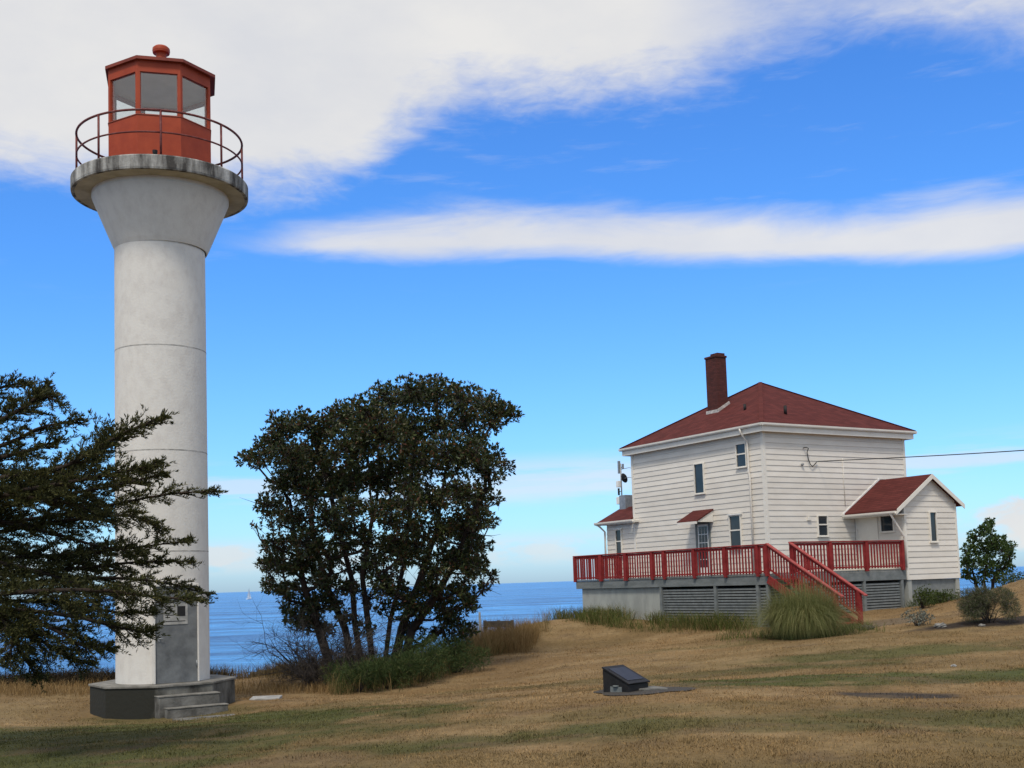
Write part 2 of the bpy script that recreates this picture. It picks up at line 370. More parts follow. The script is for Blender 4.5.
# ------------------------------------------------------------------ sea
def sea_mat():
    m=bpy.data.materials.new('sea_water'); m.use_nodes=True; nt=m.node_tree; N=nt.nodes; L=nt.links
    b=N['Principled BSDF']; b.inputs['Roughness'].default_value=.28; b.inputs['IOR'].default_value=1.33; b.inputs['Specular IOR Level'].default_value=.32
    tc=N.new('ShaderNodeTexCoord')
    def noise(sc,stretch,det=5,rough=.55):
        mp=N.new('ShaderNodeMapping'); mp.inputs['Scale'].default_value=stretch; L.new(tc.outputs['Object'],mp.inputs['Vector'])
        n=N.new('ShaderNodeTexNoise'); n.inputs['Scale'].default_value=sc; n.inputs['Detail'].default_value=det; n.inputs['Roughness'].default_value=rough
        L.new(mp.outputs['Vector'],n.inputs['Vector']); return n
    n1=noise(.045,(.13,1,1),8,.68)            # wind lanes
    r=N.new('ShaderNodeValToRGB'); e=r.color_ramp.elements; e[0].position=.40; e[0].color=(.009,.075,.27,1); e[1].position=.60; e[1].color=(.06,.29,.74,1)
    L.new(n1.outputs['Fac'],r.inputs['Fac'])
    n2=noise(.13,(.6,1,1),8,.72)
    r2=N.new('ShaderNodeValToRGB'); e=r2.color_ramp.elements; e[0].position=.36; e[0].color=(.48,.54,.64,1); e[1].position=.62; e[1].color=(1.6,1.48,1.25,1)
    L.new(n2.outputs['Fac'],r2.inputs['Fac'])
    mx=N.new('ShaderNodeMix'); mx.data_type='RGBA'; mx.blend_type='MULTIPLY'; mx.inputs['Factor'].default_value=1
    L.new(r.outputs['Color'],mx.inputs['A']); L.new(r2.outputs['Color'],mx.inputs['B']); L.new(mx.outputs['Result'],b.inputs['Base Color'])
    n3=noise(.5,(.6,1,1),8,.7)
    bp=N.new('ShaderNodeBump'); bp.inputs['Strength'].default_value=1; bp.inputs['Distance'].default_value=1.1
    L.new(n3.outputs['Fac'],bp.inputs['Height']); L.new(bp.outputs['Normal'],b.inputs['Normal'])
    return m
sz=-10+E
b=MB(); b.add([(-42000,-42000,sz),(42000,-42000,sz),(42000,42000,sz),(-42000,42000,sz)],[(0,1,2,3)])
tag(b.build('sea',sea_mat()),kind='structure',label='blue sea with lighter wind lanes out to the horizon')

# ------------------------------------------------------------------ lighthouse
TX,TY=-7.715,25.652
TB=-2.6
LH=thing('lighthouse','white concrete lighthouse with red lantern room and railed gallery','lighthouse',(TX,TY,E+TB),math.atan2(.288,.957))
t_=lambda z:z-TB
def oct_(Rr,a0=-24,n=8): return [(Rr*math.sin(R(a0+360/n*k)),-Rr*math.cos(R(a0+360/n*k))) for k in range(n)]
b=MB(); b.lathe([(.985,t_(-1.9)),(.975,t_(7.625))],96)
shaft=b.build('tower_shaft',M['tower'],LH)
for z in (5.345,3.075,.91):
    b=MB(); rz=.985-.01*(z+1.9)/9.5; b.lathe([(rz-.003,t_(z)-.014),(rz+.0025,t_(z)-.012),(rz+.0025,t_(z)+.012),(rz-.003,t_(z)+.014)],96); b.build('joint',M['joint'],shaft)
b=MB(); b.lathe([(.97,t_(7.625)),(.995,t_(7.627)),(1.04,t_(7.72)),(1.48,t_(8.79)),(1.48,t_(8.895))],96); b.build('flared_collar',M['tower'],LH)
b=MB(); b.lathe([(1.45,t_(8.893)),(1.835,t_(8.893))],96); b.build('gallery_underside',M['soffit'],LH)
b=MB()
prof=[(1.83,t_(8.893)),(1.86,t_(8.88)),(1.905,t_(8.89)),(1.915,t_(8.93)),(1.915,t_(9.17)),(1.89,t_(9.2)),(0.0,t_(9.2))]
b.lathe(prof,96); b.build('gallery_slab',M['weathered'],LH)
# gallery railing
rail=MB(); n=96
def ring(z,r,rad):
    q=MB(); pts=[(r*math.sin(2*math.pi*k/n),-r*math.cos(2*math.pi*k/n),z) for k in range(n+1)]
    q.tube(pts,rad,8); return q
rg=ring(t_(10.2),1.79,.026).build('gallery_railing',M['railred'],LH)
ring(t_(9.72),1.79,.02).build('middle_rail',M['railred'],rg)
for k in range(8):
    a=R(45*k); q=MB(); x,y=1.79*math.sin(a),-1.79*math.cos(a)
    q.tube([(x,y,t_(9.19)),(x,y,t_(10.2))],.024,8); q.lathe([(.0,t_(9.203)),(.06,t_(9.203)),(.06,t_(9.22)),(0.02,t_(9.225))],12,(x,y,0))
    q.build('post',M['railred'],rg)
# lantern room
b=MB(); o=oct_(1.18); i_=oct_(1.1)
for k in range(8):
    j=(k+1)%8
    b.hexa([(*o[k],t_(9.19)),(*o[j],t_(9.19)),(*i_[j],t_(9.19)),(*i_[k],t_(9.19))],[(*o[k],t_(10.36)),(*o[j],t_(10.36)),(*i_[j],t_(10.36)),(*i_[k],t_(10.36))])
lw=b.build('lantern_wall',M['red'],LH)
b=MB()
o2=oct_(1.195); i2=oct_(1.07)
for k in range(8):
    j=(k+1)%8
    b.hexa([(*o2[k],t_(10.36)),(*o2[j],t_(10.36)),(*i2[j],t_(10.36)),(*i2[k],t_(10.36))],[(*o[k],t_(10.385)),(*o[j],t_(10.385)),(*i2[j],t_(10.385)),(*i2[k],t_(10.385))])
b.build('sill',M['redtrim'],lw)
for k in range(8):
    a=R(-24+45*k); Mz=Matrix.Rotation(a,4,'Z'); q=MB()
    q.prism([(-.055,-1.158),(0,-1.182),(.055,-1.158),(.045,-1.07),(-.045,-1.07)],t_(10.385),t_(11.33),Mz)
    q.build('corner_post',M['red'],LH)
for k in range(8):
    a=R(-1.5+45*k); Mz=Matrix.Rotation(a,4,'Z'); q=MB(); ap=1.18*math.cos(R(22.5))
    q.box(-.405,.405,-ap+.035,-ap+.045,t_(10.385),t_(11.33),Mz); q.build('window_pane',M['glass'],LH)
b=MB()
for k in range(8):
    j=(k+1)%8
    b.hexa([(*o[k],t_(11.33)),(*o[j],t_(11.33)),(*i2[j],t_(11.33)),(*i2[k],t_(11.33))],[(*o[k],t_(11.62)),(*o[j],t_(11.62)),(*i2[j],t_(11.62)),(*i2[k],t_(11.62))])
b.build('lantern_fascia',M['red'],LH)
b=MB(); b.prism(oct_(1.1),t_(11.40),t_(11.43)); b.build('lantern_ceiling',M['ceil'],LH)
b=MB(); b.lathe([(.0,t_(10.1)),(.16,t_(10.1)),(.16,t_(10.34)),(.10,t_(10.36)),(.10,t_(10.41)),(0,t_(10.42))],24); b.build('beacon_base',M['metal'],LH)
b=MB(); e1=oct_(1.275); e0=oct_(1.2); tp=oct_(.16)
N8=8
vs=[(*p,t_(11.585)) for p in e0]+[(*p,t_(11.575)) for p in e1]+[(*p,t_(11.645)) for p in e1]+[(*p,t_(12.02)) for p in tp]
fs=[tuple(range(7,-1,-1))]
for L0 in (0,8,16):
    for k in range(8): fs.append((L0+k,L0+(k+1)%8,L0+8+(k+1)%8,L0+8+k))
fs.append(tuple(range(24,32)))
b.add(vs,fs); rf=b.build('lantern_roof',M['redtrim'],LH)
b=MB(); b.lathe([(.13,t_(12.0)),(.115,t_(12.1)),(.115,t_(12.23)),(.13,t_(12.25)),(.185,t_(12.26)),(.195,t_(12.31)),(.19,t_(12.37)),(.15,t_(12.41)),(0,t_(12.43))],28); b.build('roof_vent',M['red'],rf)
for ob in list(LH.children):
    if ob.name.split('.')[0] not in ('tower_shaft',):
        ob.location.x+=.055 if ob.name.startswith('lantern_roof') else .03
# small lamp bracket behind the front rail post
b=MB(); b.tube([(-.09,-1.62,t_(9.2)),(-.09,-1.62,t_(9.32))],.03,8); b.lathe([(0,t_(9.30)),(.05,t_(9.31)),(.055,t_(9.38)),(0,t_(9.4))],12,(-.09,-1.62,0)); b.build('gallery_lamp',M['black'],LH)
# plinth, steps, door
def mossy_shaded():
    # moss and dirt plus the conifer's shade, painted dark on the left side
    m=mat('plinth_moss_shade',(.04,.038,.033),(.19,.185,.165),scale=2.6,rough=.95,bump=.6,bscale=12,stretch=(1,1,.5)); nt=m.node_tree; N=nt.nodes; L=nt.links
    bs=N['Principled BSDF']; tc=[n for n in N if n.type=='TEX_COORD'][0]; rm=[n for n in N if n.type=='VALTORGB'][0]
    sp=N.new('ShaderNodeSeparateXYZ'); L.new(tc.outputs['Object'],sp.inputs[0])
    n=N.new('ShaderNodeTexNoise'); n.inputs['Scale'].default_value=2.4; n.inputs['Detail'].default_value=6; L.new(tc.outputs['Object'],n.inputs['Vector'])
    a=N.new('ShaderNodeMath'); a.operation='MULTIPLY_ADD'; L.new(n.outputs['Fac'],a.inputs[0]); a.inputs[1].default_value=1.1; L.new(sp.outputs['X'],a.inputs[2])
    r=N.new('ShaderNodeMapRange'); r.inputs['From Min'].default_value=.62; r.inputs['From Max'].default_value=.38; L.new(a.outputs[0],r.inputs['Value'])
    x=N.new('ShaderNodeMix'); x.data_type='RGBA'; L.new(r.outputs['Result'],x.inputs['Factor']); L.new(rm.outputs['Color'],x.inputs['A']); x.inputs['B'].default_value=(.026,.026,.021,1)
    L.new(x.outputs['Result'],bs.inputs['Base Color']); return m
b=MB(); b.prism(oct_(1.515,-4),t_(-3.1),t_(-1.91)); b.build('plinth',mossy_shaded(),LH,.02)
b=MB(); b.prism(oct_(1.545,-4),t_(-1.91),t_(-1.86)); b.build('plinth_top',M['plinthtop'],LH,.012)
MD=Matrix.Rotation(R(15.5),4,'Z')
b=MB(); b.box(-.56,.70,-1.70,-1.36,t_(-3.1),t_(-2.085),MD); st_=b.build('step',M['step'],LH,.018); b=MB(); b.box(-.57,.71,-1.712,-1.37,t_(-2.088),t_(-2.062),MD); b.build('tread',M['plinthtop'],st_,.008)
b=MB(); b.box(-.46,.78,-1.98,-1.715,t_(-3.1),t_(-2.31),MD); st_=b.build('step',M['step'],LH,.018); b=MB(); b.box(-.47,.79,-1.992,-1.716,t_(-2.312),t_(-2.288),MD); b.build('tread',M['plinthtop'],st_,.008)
b=MB(); b.box(-.475,-.445,-1.05,-.6,t_(-1.857),t_(.215),MD); b.box(.445,.475,-1.05,-.6,t_(-1.857),t_(.215),MD); b.box(-.445,.445,-1.05,-.6,t_(.165),t_(.215),MD)
df=b.build('door_frame',M['tower'],LH,.006)
b=MB(); b.box(-.445,.445,-1.015,-.8,t_(-1.857),t_(.165),MD)
dr=b.build('door',M['door'],LH,.004)
b=MB(); b.box(-.39,-.34,-1.03,-1.0145,t_(-.98),t_(-.86),MD); b.tube([(-.365,-1.025,t_(-.92)),(-.365,-1.065,t_(-.92)),(-.29,-1.065,t_(-.92))],.011,7,MD); b.build('handle',M['metal'],dr)
b=MB(); b.box(-.27,.24,-1.027,-1.0145,t_(-.64),t_(-.20),MD); nb=b.build('notice_board',M['stone'],dr)
b=MB()
for k in range(6):
    w=[.20,.16,.19,.13,.18,.1][k]
    b.box(-.23,-.23+w,-1.0295,-1.0275,t_(-.27-.045*k),t_(-.253-.045*k),MD)
b.box(.02,.19,-1.0295,-1.0275,t_(-.47),t_(-.26),MD); b.box(-.22,.19,-1.0295,-1.0275,t_(-.58),t_(-.565),MD)
b.build('notice_print',M['black'],nb)
for z in (-1.55,-.2):
    b=MB(); b.tube([(.43,-1.025,t_(z)),(.43,-1.025,t_(z)+.14)],.014,7,MD); b.build('hinge',M['metal'],dr)

# ------------------------------------------------------------------ house
K=42/36.469
HX,HY=7.906*K,42.0; YAW=.55237
HB=-1.6
h_=lambda z:z-HB
HS=thing('keepers_house','two storey white clapboard house with red hip roof','house',(HX,HY,E+HB),YAW)
HL,HW=7.75,7.52                                    # along local y, local x
def basis(o,u,n):
    o=Vector(o);u=Vector(u);n=Vector(n); w=Vector((0,0,1))
    return Matrix(((u.x,n.x,w.x,o.x),(u.y,n.y,w.y,o.y),(u.z,n.z,w.z,o.z),(0,0,0,1)))
WL=basis((0,0,h_(0)),(0,1,0),(-1,0,0))            # left wall: u = +y, normal -x
WR=basis((0,0,h_(0)),(1,0,0),(0,-1,0))            # right wall: u = +x, normal -y
WF=basis((HW,0,h_(0)),(0,1,0),(1,0,0))
WBk=basis((0,HL,h_(0)),(1,0,0),(0,1,0))
WAf=basis((0,-2.3,h_(0)),(1,0,0),(0,-1,0))        # annex front
WAs=basis((4.55,0,h_(0)),(0,1,0),(-1,0,0))        # annex side with the door
WAr=basis((7.40,0,h_(0)),(0,1,0),(1,0,0))
def siding(mb,W,u0,u1,z0,z1,exp=.205,top=None,skew=0):
    """lapped boards; top(u) limits the wall to a gable"""
    k=0; z=z0
    while z<z1-.005:
        za=z; zb=min(z+exp,z1)
        t0=.026+random.uniform(-.002,.002); t1=.006
        if top:
            a0,a1=top(za); c0,c1=top(zb)
        else: a0,a1,c0,c1=u0,u1,u0,u1
        if a1-a0>.02:
            mb.add([(a0,t1-.004,za),(a1,t1-.004,za),(a1,t0,za),(a0,t0,za),(c0,t1,zb),(c1,t1,zb),(c1,0,zb),(c0,0,zb)],
                   [(0,1,2,3),(3,2,5,4),(4,5,6,7)],W)
        z+=exp
ZW=5.18
b=MB()
siding(b,WL,0,HL,-.36,ZW); b.box(0,HL,-.12,.0,-.36,ZW,WL)
wl=b.build('wall',M['siding'],HS)
b=MB(); siding(b,WR,0,HW,-.36,ZW); b.box(.121,HW-.121,-.12,0,-.36,ZW,WR); b.build('wall',M['siding'],HS)
b=MB(); siding(b,WF,0,HL,-.36,ZW); b.box(0,HL,-.12,0,-.36,ZW,WF); b.build('wall',M['siding'],HS)
b=MB(); siding(b,WBk,0,HW,-.36,ZW); b.box(.121,HW-.121,-.12,0,-.36,ZW,WBk); b.build('wall',M['siding'],HS)
for x,y in ((0,0),(HW,0),(0,HL),(HW,HL)):
    b=MB(); sx=-1 if x==0 else 1; sy=-1 if y==0 else 1
    b.box(min(x,x+sx*.036),max(x,x+sx*.036),min(y+sy*.036,y-sy*.09),max(y+sy*.036,y-sy*.09),h_(-.36),h_(ZW))
    b.box(min(x,x-sx*.09),max(x,x-sx*.09),min(y,y+sy*.0365),max(y,y+sy*.0365),h_(-.36),h_(ZW))
    b.build('corner_board',M['trim'],HS)
# foundation
b=MB(); b.box(.05,HW-.05,.05,HL-.05,h_(-2.3),h_(-.37)); b.build('foundation',M['skirt'],HS)
# eaves, roof
OH=.334; ZG=5.436; ZA=7.817
b=MB(); q=OH-.05
for (x0,x1,y0,y1) in ((-q,HW+q,-q,-q+.03),(-q,HW+q,HL+q-.03,HL+q),(-q,-q+.03,-q+.031,HL+q-.031),(HW+q-.03,HW+q,-q+.031,HL+q-.031)):
    b.box(x0,x1,y0,y1,h_(5.13),h_(5.36))
b.build('fascia',M['trim'],HS)
b=MB(); b.box(-q+.031,HW+q-.031,-q+.031,HL+q-.031,h_(5.165),h_(5.19)); b.build('soffit',M['trim'],HS)
b=MB(); g=OH+.05
def gutter(mb,p0,p1,nx,ny):
    # u-profile along p0-p1, outward normal (nx,ny)
    prof=[(0,0),(.0,-.07),(.03,-.1),(.08,-.1),(.105,-.06),(.11,.0),(.1,.0),(.07,-.085),(.03,-.085),(.01,-.06),(.01,0)]
    vs=[];k=len(prof)
    for p in (p0,p1):
        for d,z in prof: vs.append((p[0]+nx*d,p[1]+ny*d,p[2]+z))
    mb.add(vs,[(i,(i+1)%k,k+(i+1)%k,k+i) for i in range(k)]+[tuple(range(k-1,-1,-1)),tuple(range(k,2*k))])
zt=h_(ZG)-.005; w_=OH-.048
gutter(b,(-w_,-w_-.1,zt),(-w_,HL+w_+.1,zt),-1,0); gutter(b,(-w_-.1,-w_,zt),(HW+w_+.1,-w_,zt),0,-1)
gutter(b,(HW+w_,-w_-.1,zt),(HW+w_,HL+w_+.1,zt),1,0); gutter(b,(-w_-.1,HL+w_,zt),(HW+w_+.1,HL+w_,zt),0,1)
b.build('gutter',M['trim'],HS)
b=MB(); r0=OH+.02
ap=(HW/2,HL/2,h_(ZA)); cs=[(-r0,-r0,h_(ZG)),(HW+r0,-r0,h_(ZG)),(HW+r0,HL+r0,h_(ZG)),(-r0,HL+r0,h_(ZG))]
cb=[(x,y,z-.05) for x,y,z in cs]
b.add(cs+[ap]+cb,[(0,1,4),(1,2,4),(2,3,4),(3,0,4),(0,5,6,1),(1,6,7,2),(2,7,8,3),(3,8,5,0),(8,7,6,5)])
roof=b.build('roof',M['shingle'],HS)
b=MB()
for p in cs:
    b.bar(Vector(p)+Vector((0,0,.012)),Vector(ap)+Vector((0,0,.012)),.16,.02)
b.build('hip_cap',M['shingle'],roof)
# vents on the roof
def roofz(x,y): return min(x+r0,HW+r0-x,y+r0,HL+r0-y)*(ZA-ZG)/(HW/2+r0)+ZG
b=MB(); x,y=1.141,2.052; b.tube([(x,y,h_(roofz(x,y))-.05),(x,y,h_(roofz(x,y))+.22)],.055,10); b.build('vent_pipe',M['black'],roof)
b=MB(); x,y=1.81,.601; b.tube([(x,y,h_(roofz(x,y))-.05),(x,y,h_(roofz(x,y))+.3)],.06,10); b.build('vent_pipe',M['black'],roof)
# chimney
cx0,cx1,cy0,cy1=1.52,2.06,3.98,4.62
b=MB(); b.box(cx0,cx1,cy0,cy1,h_(6.0),h_(8.74)); ch=b.build('chimney',M['chimney'],roof,.008)
b=MB(); b.box(cx0-.028,cx1+.028,cy0-.028,cy1+.028,h_(8.74),h_(8.82)); b.box(cx0+.12,cx1-.02,cy0+.04,cy1-.18,h_(8.82),h_(8.93)); b.build('cap',M['chimney'],ch,.008)
b=MB()
def fl(p,q_):
    b.bar((p[0],p[1],h_(roofz(p[0],p[1]))+.05),(q_[0],q_[1],h_(roofz(q_[0],q_[1]))+.05),.035,.13)
fl((cx0-.02,cy0-.04),(cx0-.02,cy1+.05)); fl((cx0-.04,cy0-.02),(cx1+.06,cy0-.02)); b.build('flashing',M['lead'],ch)

def window(W,u0,u1,z0,z1,parent,sash=True,curtain=False,fw=.035,header=False,vbar=0):
    f=MB(); t=.08
    f.box(u0-fw,u0,0,t,z0-fw,z1+fw,W); f.box(u1,u1+fw,0,t,z0-fw,z1+fw,W); f.box(u0,u1,0,t-.001,z1,z1+fw,W); f.box(u0,u1,0,t-.001,z0-fw,z0,W)
    if sash:
        zm=z0+(z1-z0)*.56; f.box(u0,u1,.0,.058,zm-.025,zm+.025,W)
    fr=f.build('window',M['trim'],parent,.004)
    p=MB(); p.box(u0,u1,.0,.03,z0,z1,W); p.build('pane',M['pane'],fr)
    s_=MB(); s_.box(u0-fw-.02,u1+fw+.02,0,.105,z0-fw-.03,z0-fw-.001,W); s_.build('sill',M['trim'],fr,.004)
    if header:
        s_=MB(); s_.box(u0-fw-.05,u1+fw+.05,0,.115,z1+fw+.001,z1+fw+.04,W); s_.build('drip_cap',M['white'],fr,.004)
    return fr
window(WL,3.25,3.76,3.22,4.33,HS,False)
window(WL,.86,1.35,4.0,4.82,HS,True)
window(WL,1.33,1.89,1.0,2.2,HS,True,header=True)
window(WL,8.65,9.01,1.0,2.07,HS,True,header=True)
window(WR,2.53,3.0,1.38,2.09,HS,True)
window(WAf,5.9,6.22,1.03,2.08,HS,False,fw=.04)
window(WAs,-1.83,-1.27,1.45,2.02,HS,False)
# glazed door under the hood, on the deck
f=MB(); f.box(3.02,3.12,0,.06,.03,2.08,WL); f.box(3.76,3.86,0,.06,.03,2.08,WL); f.box(3.12,3.76,0,.059,2.0,2.08,WL)
f.build('door_frame',M['deckgrey'],HS,.004)
f=MB(); f.box(3.12,3.76,0,.035,.03,2.0,WL); dl=f.build('glazed_door',M['white'],HS)
f=MB(); 
for i in range(3):
    for j in range(5):
        u=3.2+i*.17; z=.35+j*.32
        f.box(u,u+.145,.03,.039,z,z+.29,WL)
f.build('pane',M['pane'],dl)
f=MB(); f.tube([(3.16,.035,1.0),(3.16,.09,1.0)],.018,8,WL); f.build('handle',M['metal'],dl)
# hood
f=MB(); y0,y1=2.80,3.98
f.add([(-.02,y0,h_(2.56)),(-.02,y1,h_(2.56)),(-.86,y1,h_(2.12)),(-.86,y0,h_(2.12)),(-.02,y0,h_(2.50)),(-.02,y1,h_(2.50)),(-.86,y1,h_(2.07)),(-.86,y0,h_(2.07))],
      [(0,1,2,3),(7,6,5,4),(0,3,7,4),(1,5,6,2),(3,2,6,7),(0,4,5,1)])
hood=f.build('door_hood',M['shingle'],HS)
f=MB()
for yy in (y0+.03,y1-.07):
    f.add([(-.028,yy,h_(2.49)),(-.028,yy,h_(2.06)),(-.84,yy,h_(2.06)),(-.028,yy+.04,h_(2.49)),(-.028,yy+.04,h_(2.06)),(-.84,yy+.04,h_(2.06))],[(0,1,2),(5,4,3),(0,3,4,1),(1,4,5,2),(2,5,3,0)])
f.box(-.87,-.84,y0+.02,y1-.02,h_(1.99),h_(2.085)); f.build('hood_side',M['trim'],hood)
# porch lamp, vent, conduit
f=MB(); f.box(1.98,2.14,0.01,.09,1.93,2.07,WR); f.build('wall_vent',M['trim'],HS,.01)
f=MB(); f.tube([(4.02,.04,4.3),(4.02,.04,2.5)],.014,6,WR); f.build('conduit',M['pipe'],HS)
f=MB(); f.tube([(1.86,.05,3.98),(1.86,.10,4.02)],.05,8,WR); f.build('cable_bracket',M['metal'],HS)
f=MB(); f.tube([(1.98,.04,4.62),(2.02,.16,4.63),(2.14,.14,4.6),(2.1,.1,4.45),(2.16,.09,4.2),(2.24,.09,4.02),(2.34,.09,3.94),(2.44,.08,3.98),(2.62,.08,4.13)],.018,6,WR); f.build('service_cable',M['cable'],HS)
# downspouts
f=MB(); f.tube([(.78,.36,5.35),(.78,.33,5.2),(.75,.1,4.92),(.73,.075,4.86),(.72,.075,3.75),(.68,.075,3.6),(.68,.075,.1)],.04,8,WL); f.build('downspout',M['pipe'],HS)
# ---- bump-out at the far end
BX=2.2; BY=9.69
b=MB(); siding(b,WL,HL+.001,BY,-.36,2.42); b.box(HL+.001,BY,-.1,0,-.36,2.42,WL); b.build('bay_wall',M['siding'],HS)
b=MB(); Wb=basis((0,BY,h_(0)),(1,0,0),(0,1,0)); siding(b,Wb,0,BX,-.36,2.42); b.box(.101,BX,-.1,-.001,-.36,2.42,Wb)
siding(b,Wb,0,BX,2.42,3.02,top=lambda z:(max(0,(z-2.42)/.58*1.1),BX-max(0,(z-2.42)/.58*1.1))); b.build('bay_wall',M['siding'],HS)
b=MB(); b.box(BX-.1,BX,HL+.04,BY-.1,h_(-.36),h_(2.42)); b.build('bay_wall',M['siding'],HS)
b=MB(); rx=1.08
b.add([(-.27,HL+.03,h_(2.46)),(rx,HL+.03,h_(3.12)),(2.45,HL+.03,h_(2.46)),(-.27,BY+.36,h_(2.46)),(rx,BY+.36,h_(3.12)),(2.45,BY+.36,h_(2.46)),
       (-.27,HL+.03,h_(2.40)),(rx,HL+.03,h_(3.06)),(2.45,HL+.03,h_(2.40)),(-.27,BY+.36,h_(2.40)),(rx,BY+.36,h_(3.06)),(2.45,BY+.36,h_(2.40))],
      [(0,3,4,1),(1,4,5,2),(6,7,10,9),(7,8,11,10),(0,6,9,3),(2,5,11,8),(3,9,10,4),(4,10,11,5),(0,1,7,6),(1,2,8,7)])
br_=b.build('bay_roof',M['shingle'],HS)
b=MB(); b.box(-.30,-.272,HL-.35,BY+.37,h_(2.31),h_(2.455)); gutter(b,(-.302,HL-.35,h_(2.45)),(-.302,BY+.4,h_(2.45)),-1,0); b.box(-.27,-.03,HL-.35,HL-.02,h_(2.34),h_(2.42)); b.build('bay_gutter',M['trim'],br_)
b=MB(); b.tube([(-.34,BY+.3,h_(2.38)),(-.25,BY+.2,h_(2.28)),(-.09,BY+.05,h_(2.05)),(-.09,BY+.05,h_(.1))],.04,8); b.build('bay_downspout',M['pipe'],br_)
b=MB(); gutter(b,(-.3,BY+.40,h_(2.44)),(2.45,BY+.40,h_(2.44)),0,1); b.build('end_gutter',M['pipe'],br_)
# ---- gabled annex on the right
AX0,AX1,AY=4.55,7.40,-2.3; RXc,RZ=5.98,3.50; SL=.645
gz=lambda x:RZ-.09-SL*abs(x-RXc)
def gtop(z):
    hw=min((RZ-.09-z)/SL,1.5)
    return (max(AX0,RXc-hw),min(AX1,RXc+hw))
b=MB(); siding(b,WAf,AX0,AX1,-.36,RZ-.10,top=gtop); b.box(AX0+.09,AX1-.09,-.09,-.001,-.36,2.4,WAf); b.build('annex_wall',M['siding'],HS)
b=MB(); siding(b,WAs,-2.3,-.03,-.36,2.42); b.box(-2.3,-.03,-.09,0,-.36,2.42,WAs); b.build('annex_wall',M['siding'],HS)
b=MB(); siding(b,WAr,-2.3,-.03,-.36,2.42); b.box(-2.3,-.03,-.09,0,-.36,2.42,WAr); b.build('annex_wall',M['siding'],HS)
for x,sx in ((AX0,-1),(AX1,1)):
    b=MB(); b.box(min(x,x+sx*.034),max(x,x+sx*.034),AY-.034,AY+.08,h_(-.36),h_(2.42)); b.box(min(x,x-sx*.06),max(x,x-sx*.06),AY-.0345,AY,h_(-.36),h_(2.42)); b.build('corner_board',M['trim'],HS)
b=MB()
yf,yb=AY-.2,-.03
def slab(xl):  # one roof slope from the ridge out to xl
    zl=RZ-SL*abs(xl-RXc); n=.07
    return [(RXc,yf,h_(RZ)),(RXc,yb,h_(RZ)),(xl,yb,h_(zl)),(xl,yf,h_(zl))],[(RXc,yf,h_(RZ-n)),(RXc,yb,h_(RZ-n)),(xl,yb,h_(zl-n)),(xl,yf,h_(zl-n))]
b.hexa(*slab(3.95)); b.hexa(*slab(7.70)); ar=b.build('annex_roof',M['shingle'],HS)
b=MB()
for xl in (3.95,7.70):
    zl=RZ-SL*abs(xl-RXc)
    y0,y1=yf-.025,yf-.003
    b.add([(RXc,y0,h_(RZ+.0)),(xl,y0,h_(zl+.0)),(xl,y0,h_(zl-.17)),(RXc,y0,h_(RZ-.17)),(RXc,y1,h_(RZ+.0)),(xl,y1,h_(zl)),(xl,y1,h_(zl-.17)),(RXc,y1,h_(RZ-.17))],
          [(0,1,2,3),(7,6,5,4),(0,4,5,1),(1,5,6,2),(2,6,7,3),(3,7,4,0)])
b.build('bargeboard',M['trim'],ar)
b=MB(); zl=RZ-SL*2.1
b.box(3.92,3.95,yf,-.04,h_(zl-.16),h_(zl-.02)); gutter(b,(3.918,yf,h_(zl-.02)),(3.918,-.04,h_(zl-.02)),-1,0); b.box(3.952,4.52,yf+.01,-.04,h_(zl-.15),h_(zl-.125)); b.build('annex_eave',M['trim'],ar)
b=MB(); b.bar((3.9,-.02,h_(zl)),(RXc,-.02,h_(RZ+.02)),.05,.1); b.build('annex_flashing',M['white'],ar)
b=MB(); b.tube([(3.87,-2.25,h_(zl-.06)),(3.9,-2.3,h_(zl-.2)),(4.46,-2.33,h_(1.2)),(4.49,-2.33,h_(1.1)),(4.49,-2.33,h_(.1))],.04,8); b.build('annex_downspout',M['pipe'],ar)
f=MB(); f.box(-1.10,-1.02,0,.05,.06,2.1,WAs); f.box(-.12,-.04,0,.05,.06,2.1,WAs); f.box(-1.02,-.12,0,.049,2.02,2.1,WAs); f.build('door_frame',M['trim'],HS)
f=MB(); f.box(-1.02,-.12,0,.034,.06,2.02,WAs); d2=f.build('panel_door',M['trim'],HS)
f=MB(); f.tube([(-.95,.035,1.05),(-.95,.09,1.05)],.025,8,WAs); f.build('handle',M['metal'],d2)
b=MB(); b.box(AX0+.06,AX1-.06,AY+.06,-.1,h_(-2.2),h_(-.37)); b.build('annex_foundation',M['slat'],HS)
for x0 in (AX0,AX1-.2):
    b=MB(); b.box(x0,x0+.2,AY-.0,AY+.2,h_(-2.2),h_(-.365)); b.build('annex_pier',M['skirt'],HS)

# ------------------------------------------------------------------ deck
DK=thing('timber_deck','grey raised timber deck with red slatted railing wrapped round the house','deck',(HX,HY,E+HB),YAW)
D=2.3
b=MB(); 
k=0; y=-D
while y<8.8:
    b.box(-D-.03,-.04 if y>-.1 else 4.48,y,y+.13,h_(-.02),h_(.02)); y+=.138
b.build('deck_boards',M['deckgrey'],DK)
b=MB(); b.box(-D,-D+.045,-D,8.85,h_(-.34),h_(-.025)); b.box(-D+.05,4.5,-D,-D+.045,h_(-.34),h_(-.025)); b.box(-D+.05,0,8.80,8.85,h_(-.34),h_(-.025)); b.build('rim_joist',M['deckgrey'],DK,.006)
for y in (7.0,5.37,3.73,3.02,1.32,-.31,-1.91):
    pass
b=MB(); b.box(-D+.12,-D+.2,3.46,8.55,h_(-2.2),h_(-.24)); b.box(-D+.12,-.1,8.55,8.6,h_(-2.2),h_(-.24)); b.build('skirt_panel',M['skirt'],DK,.004)
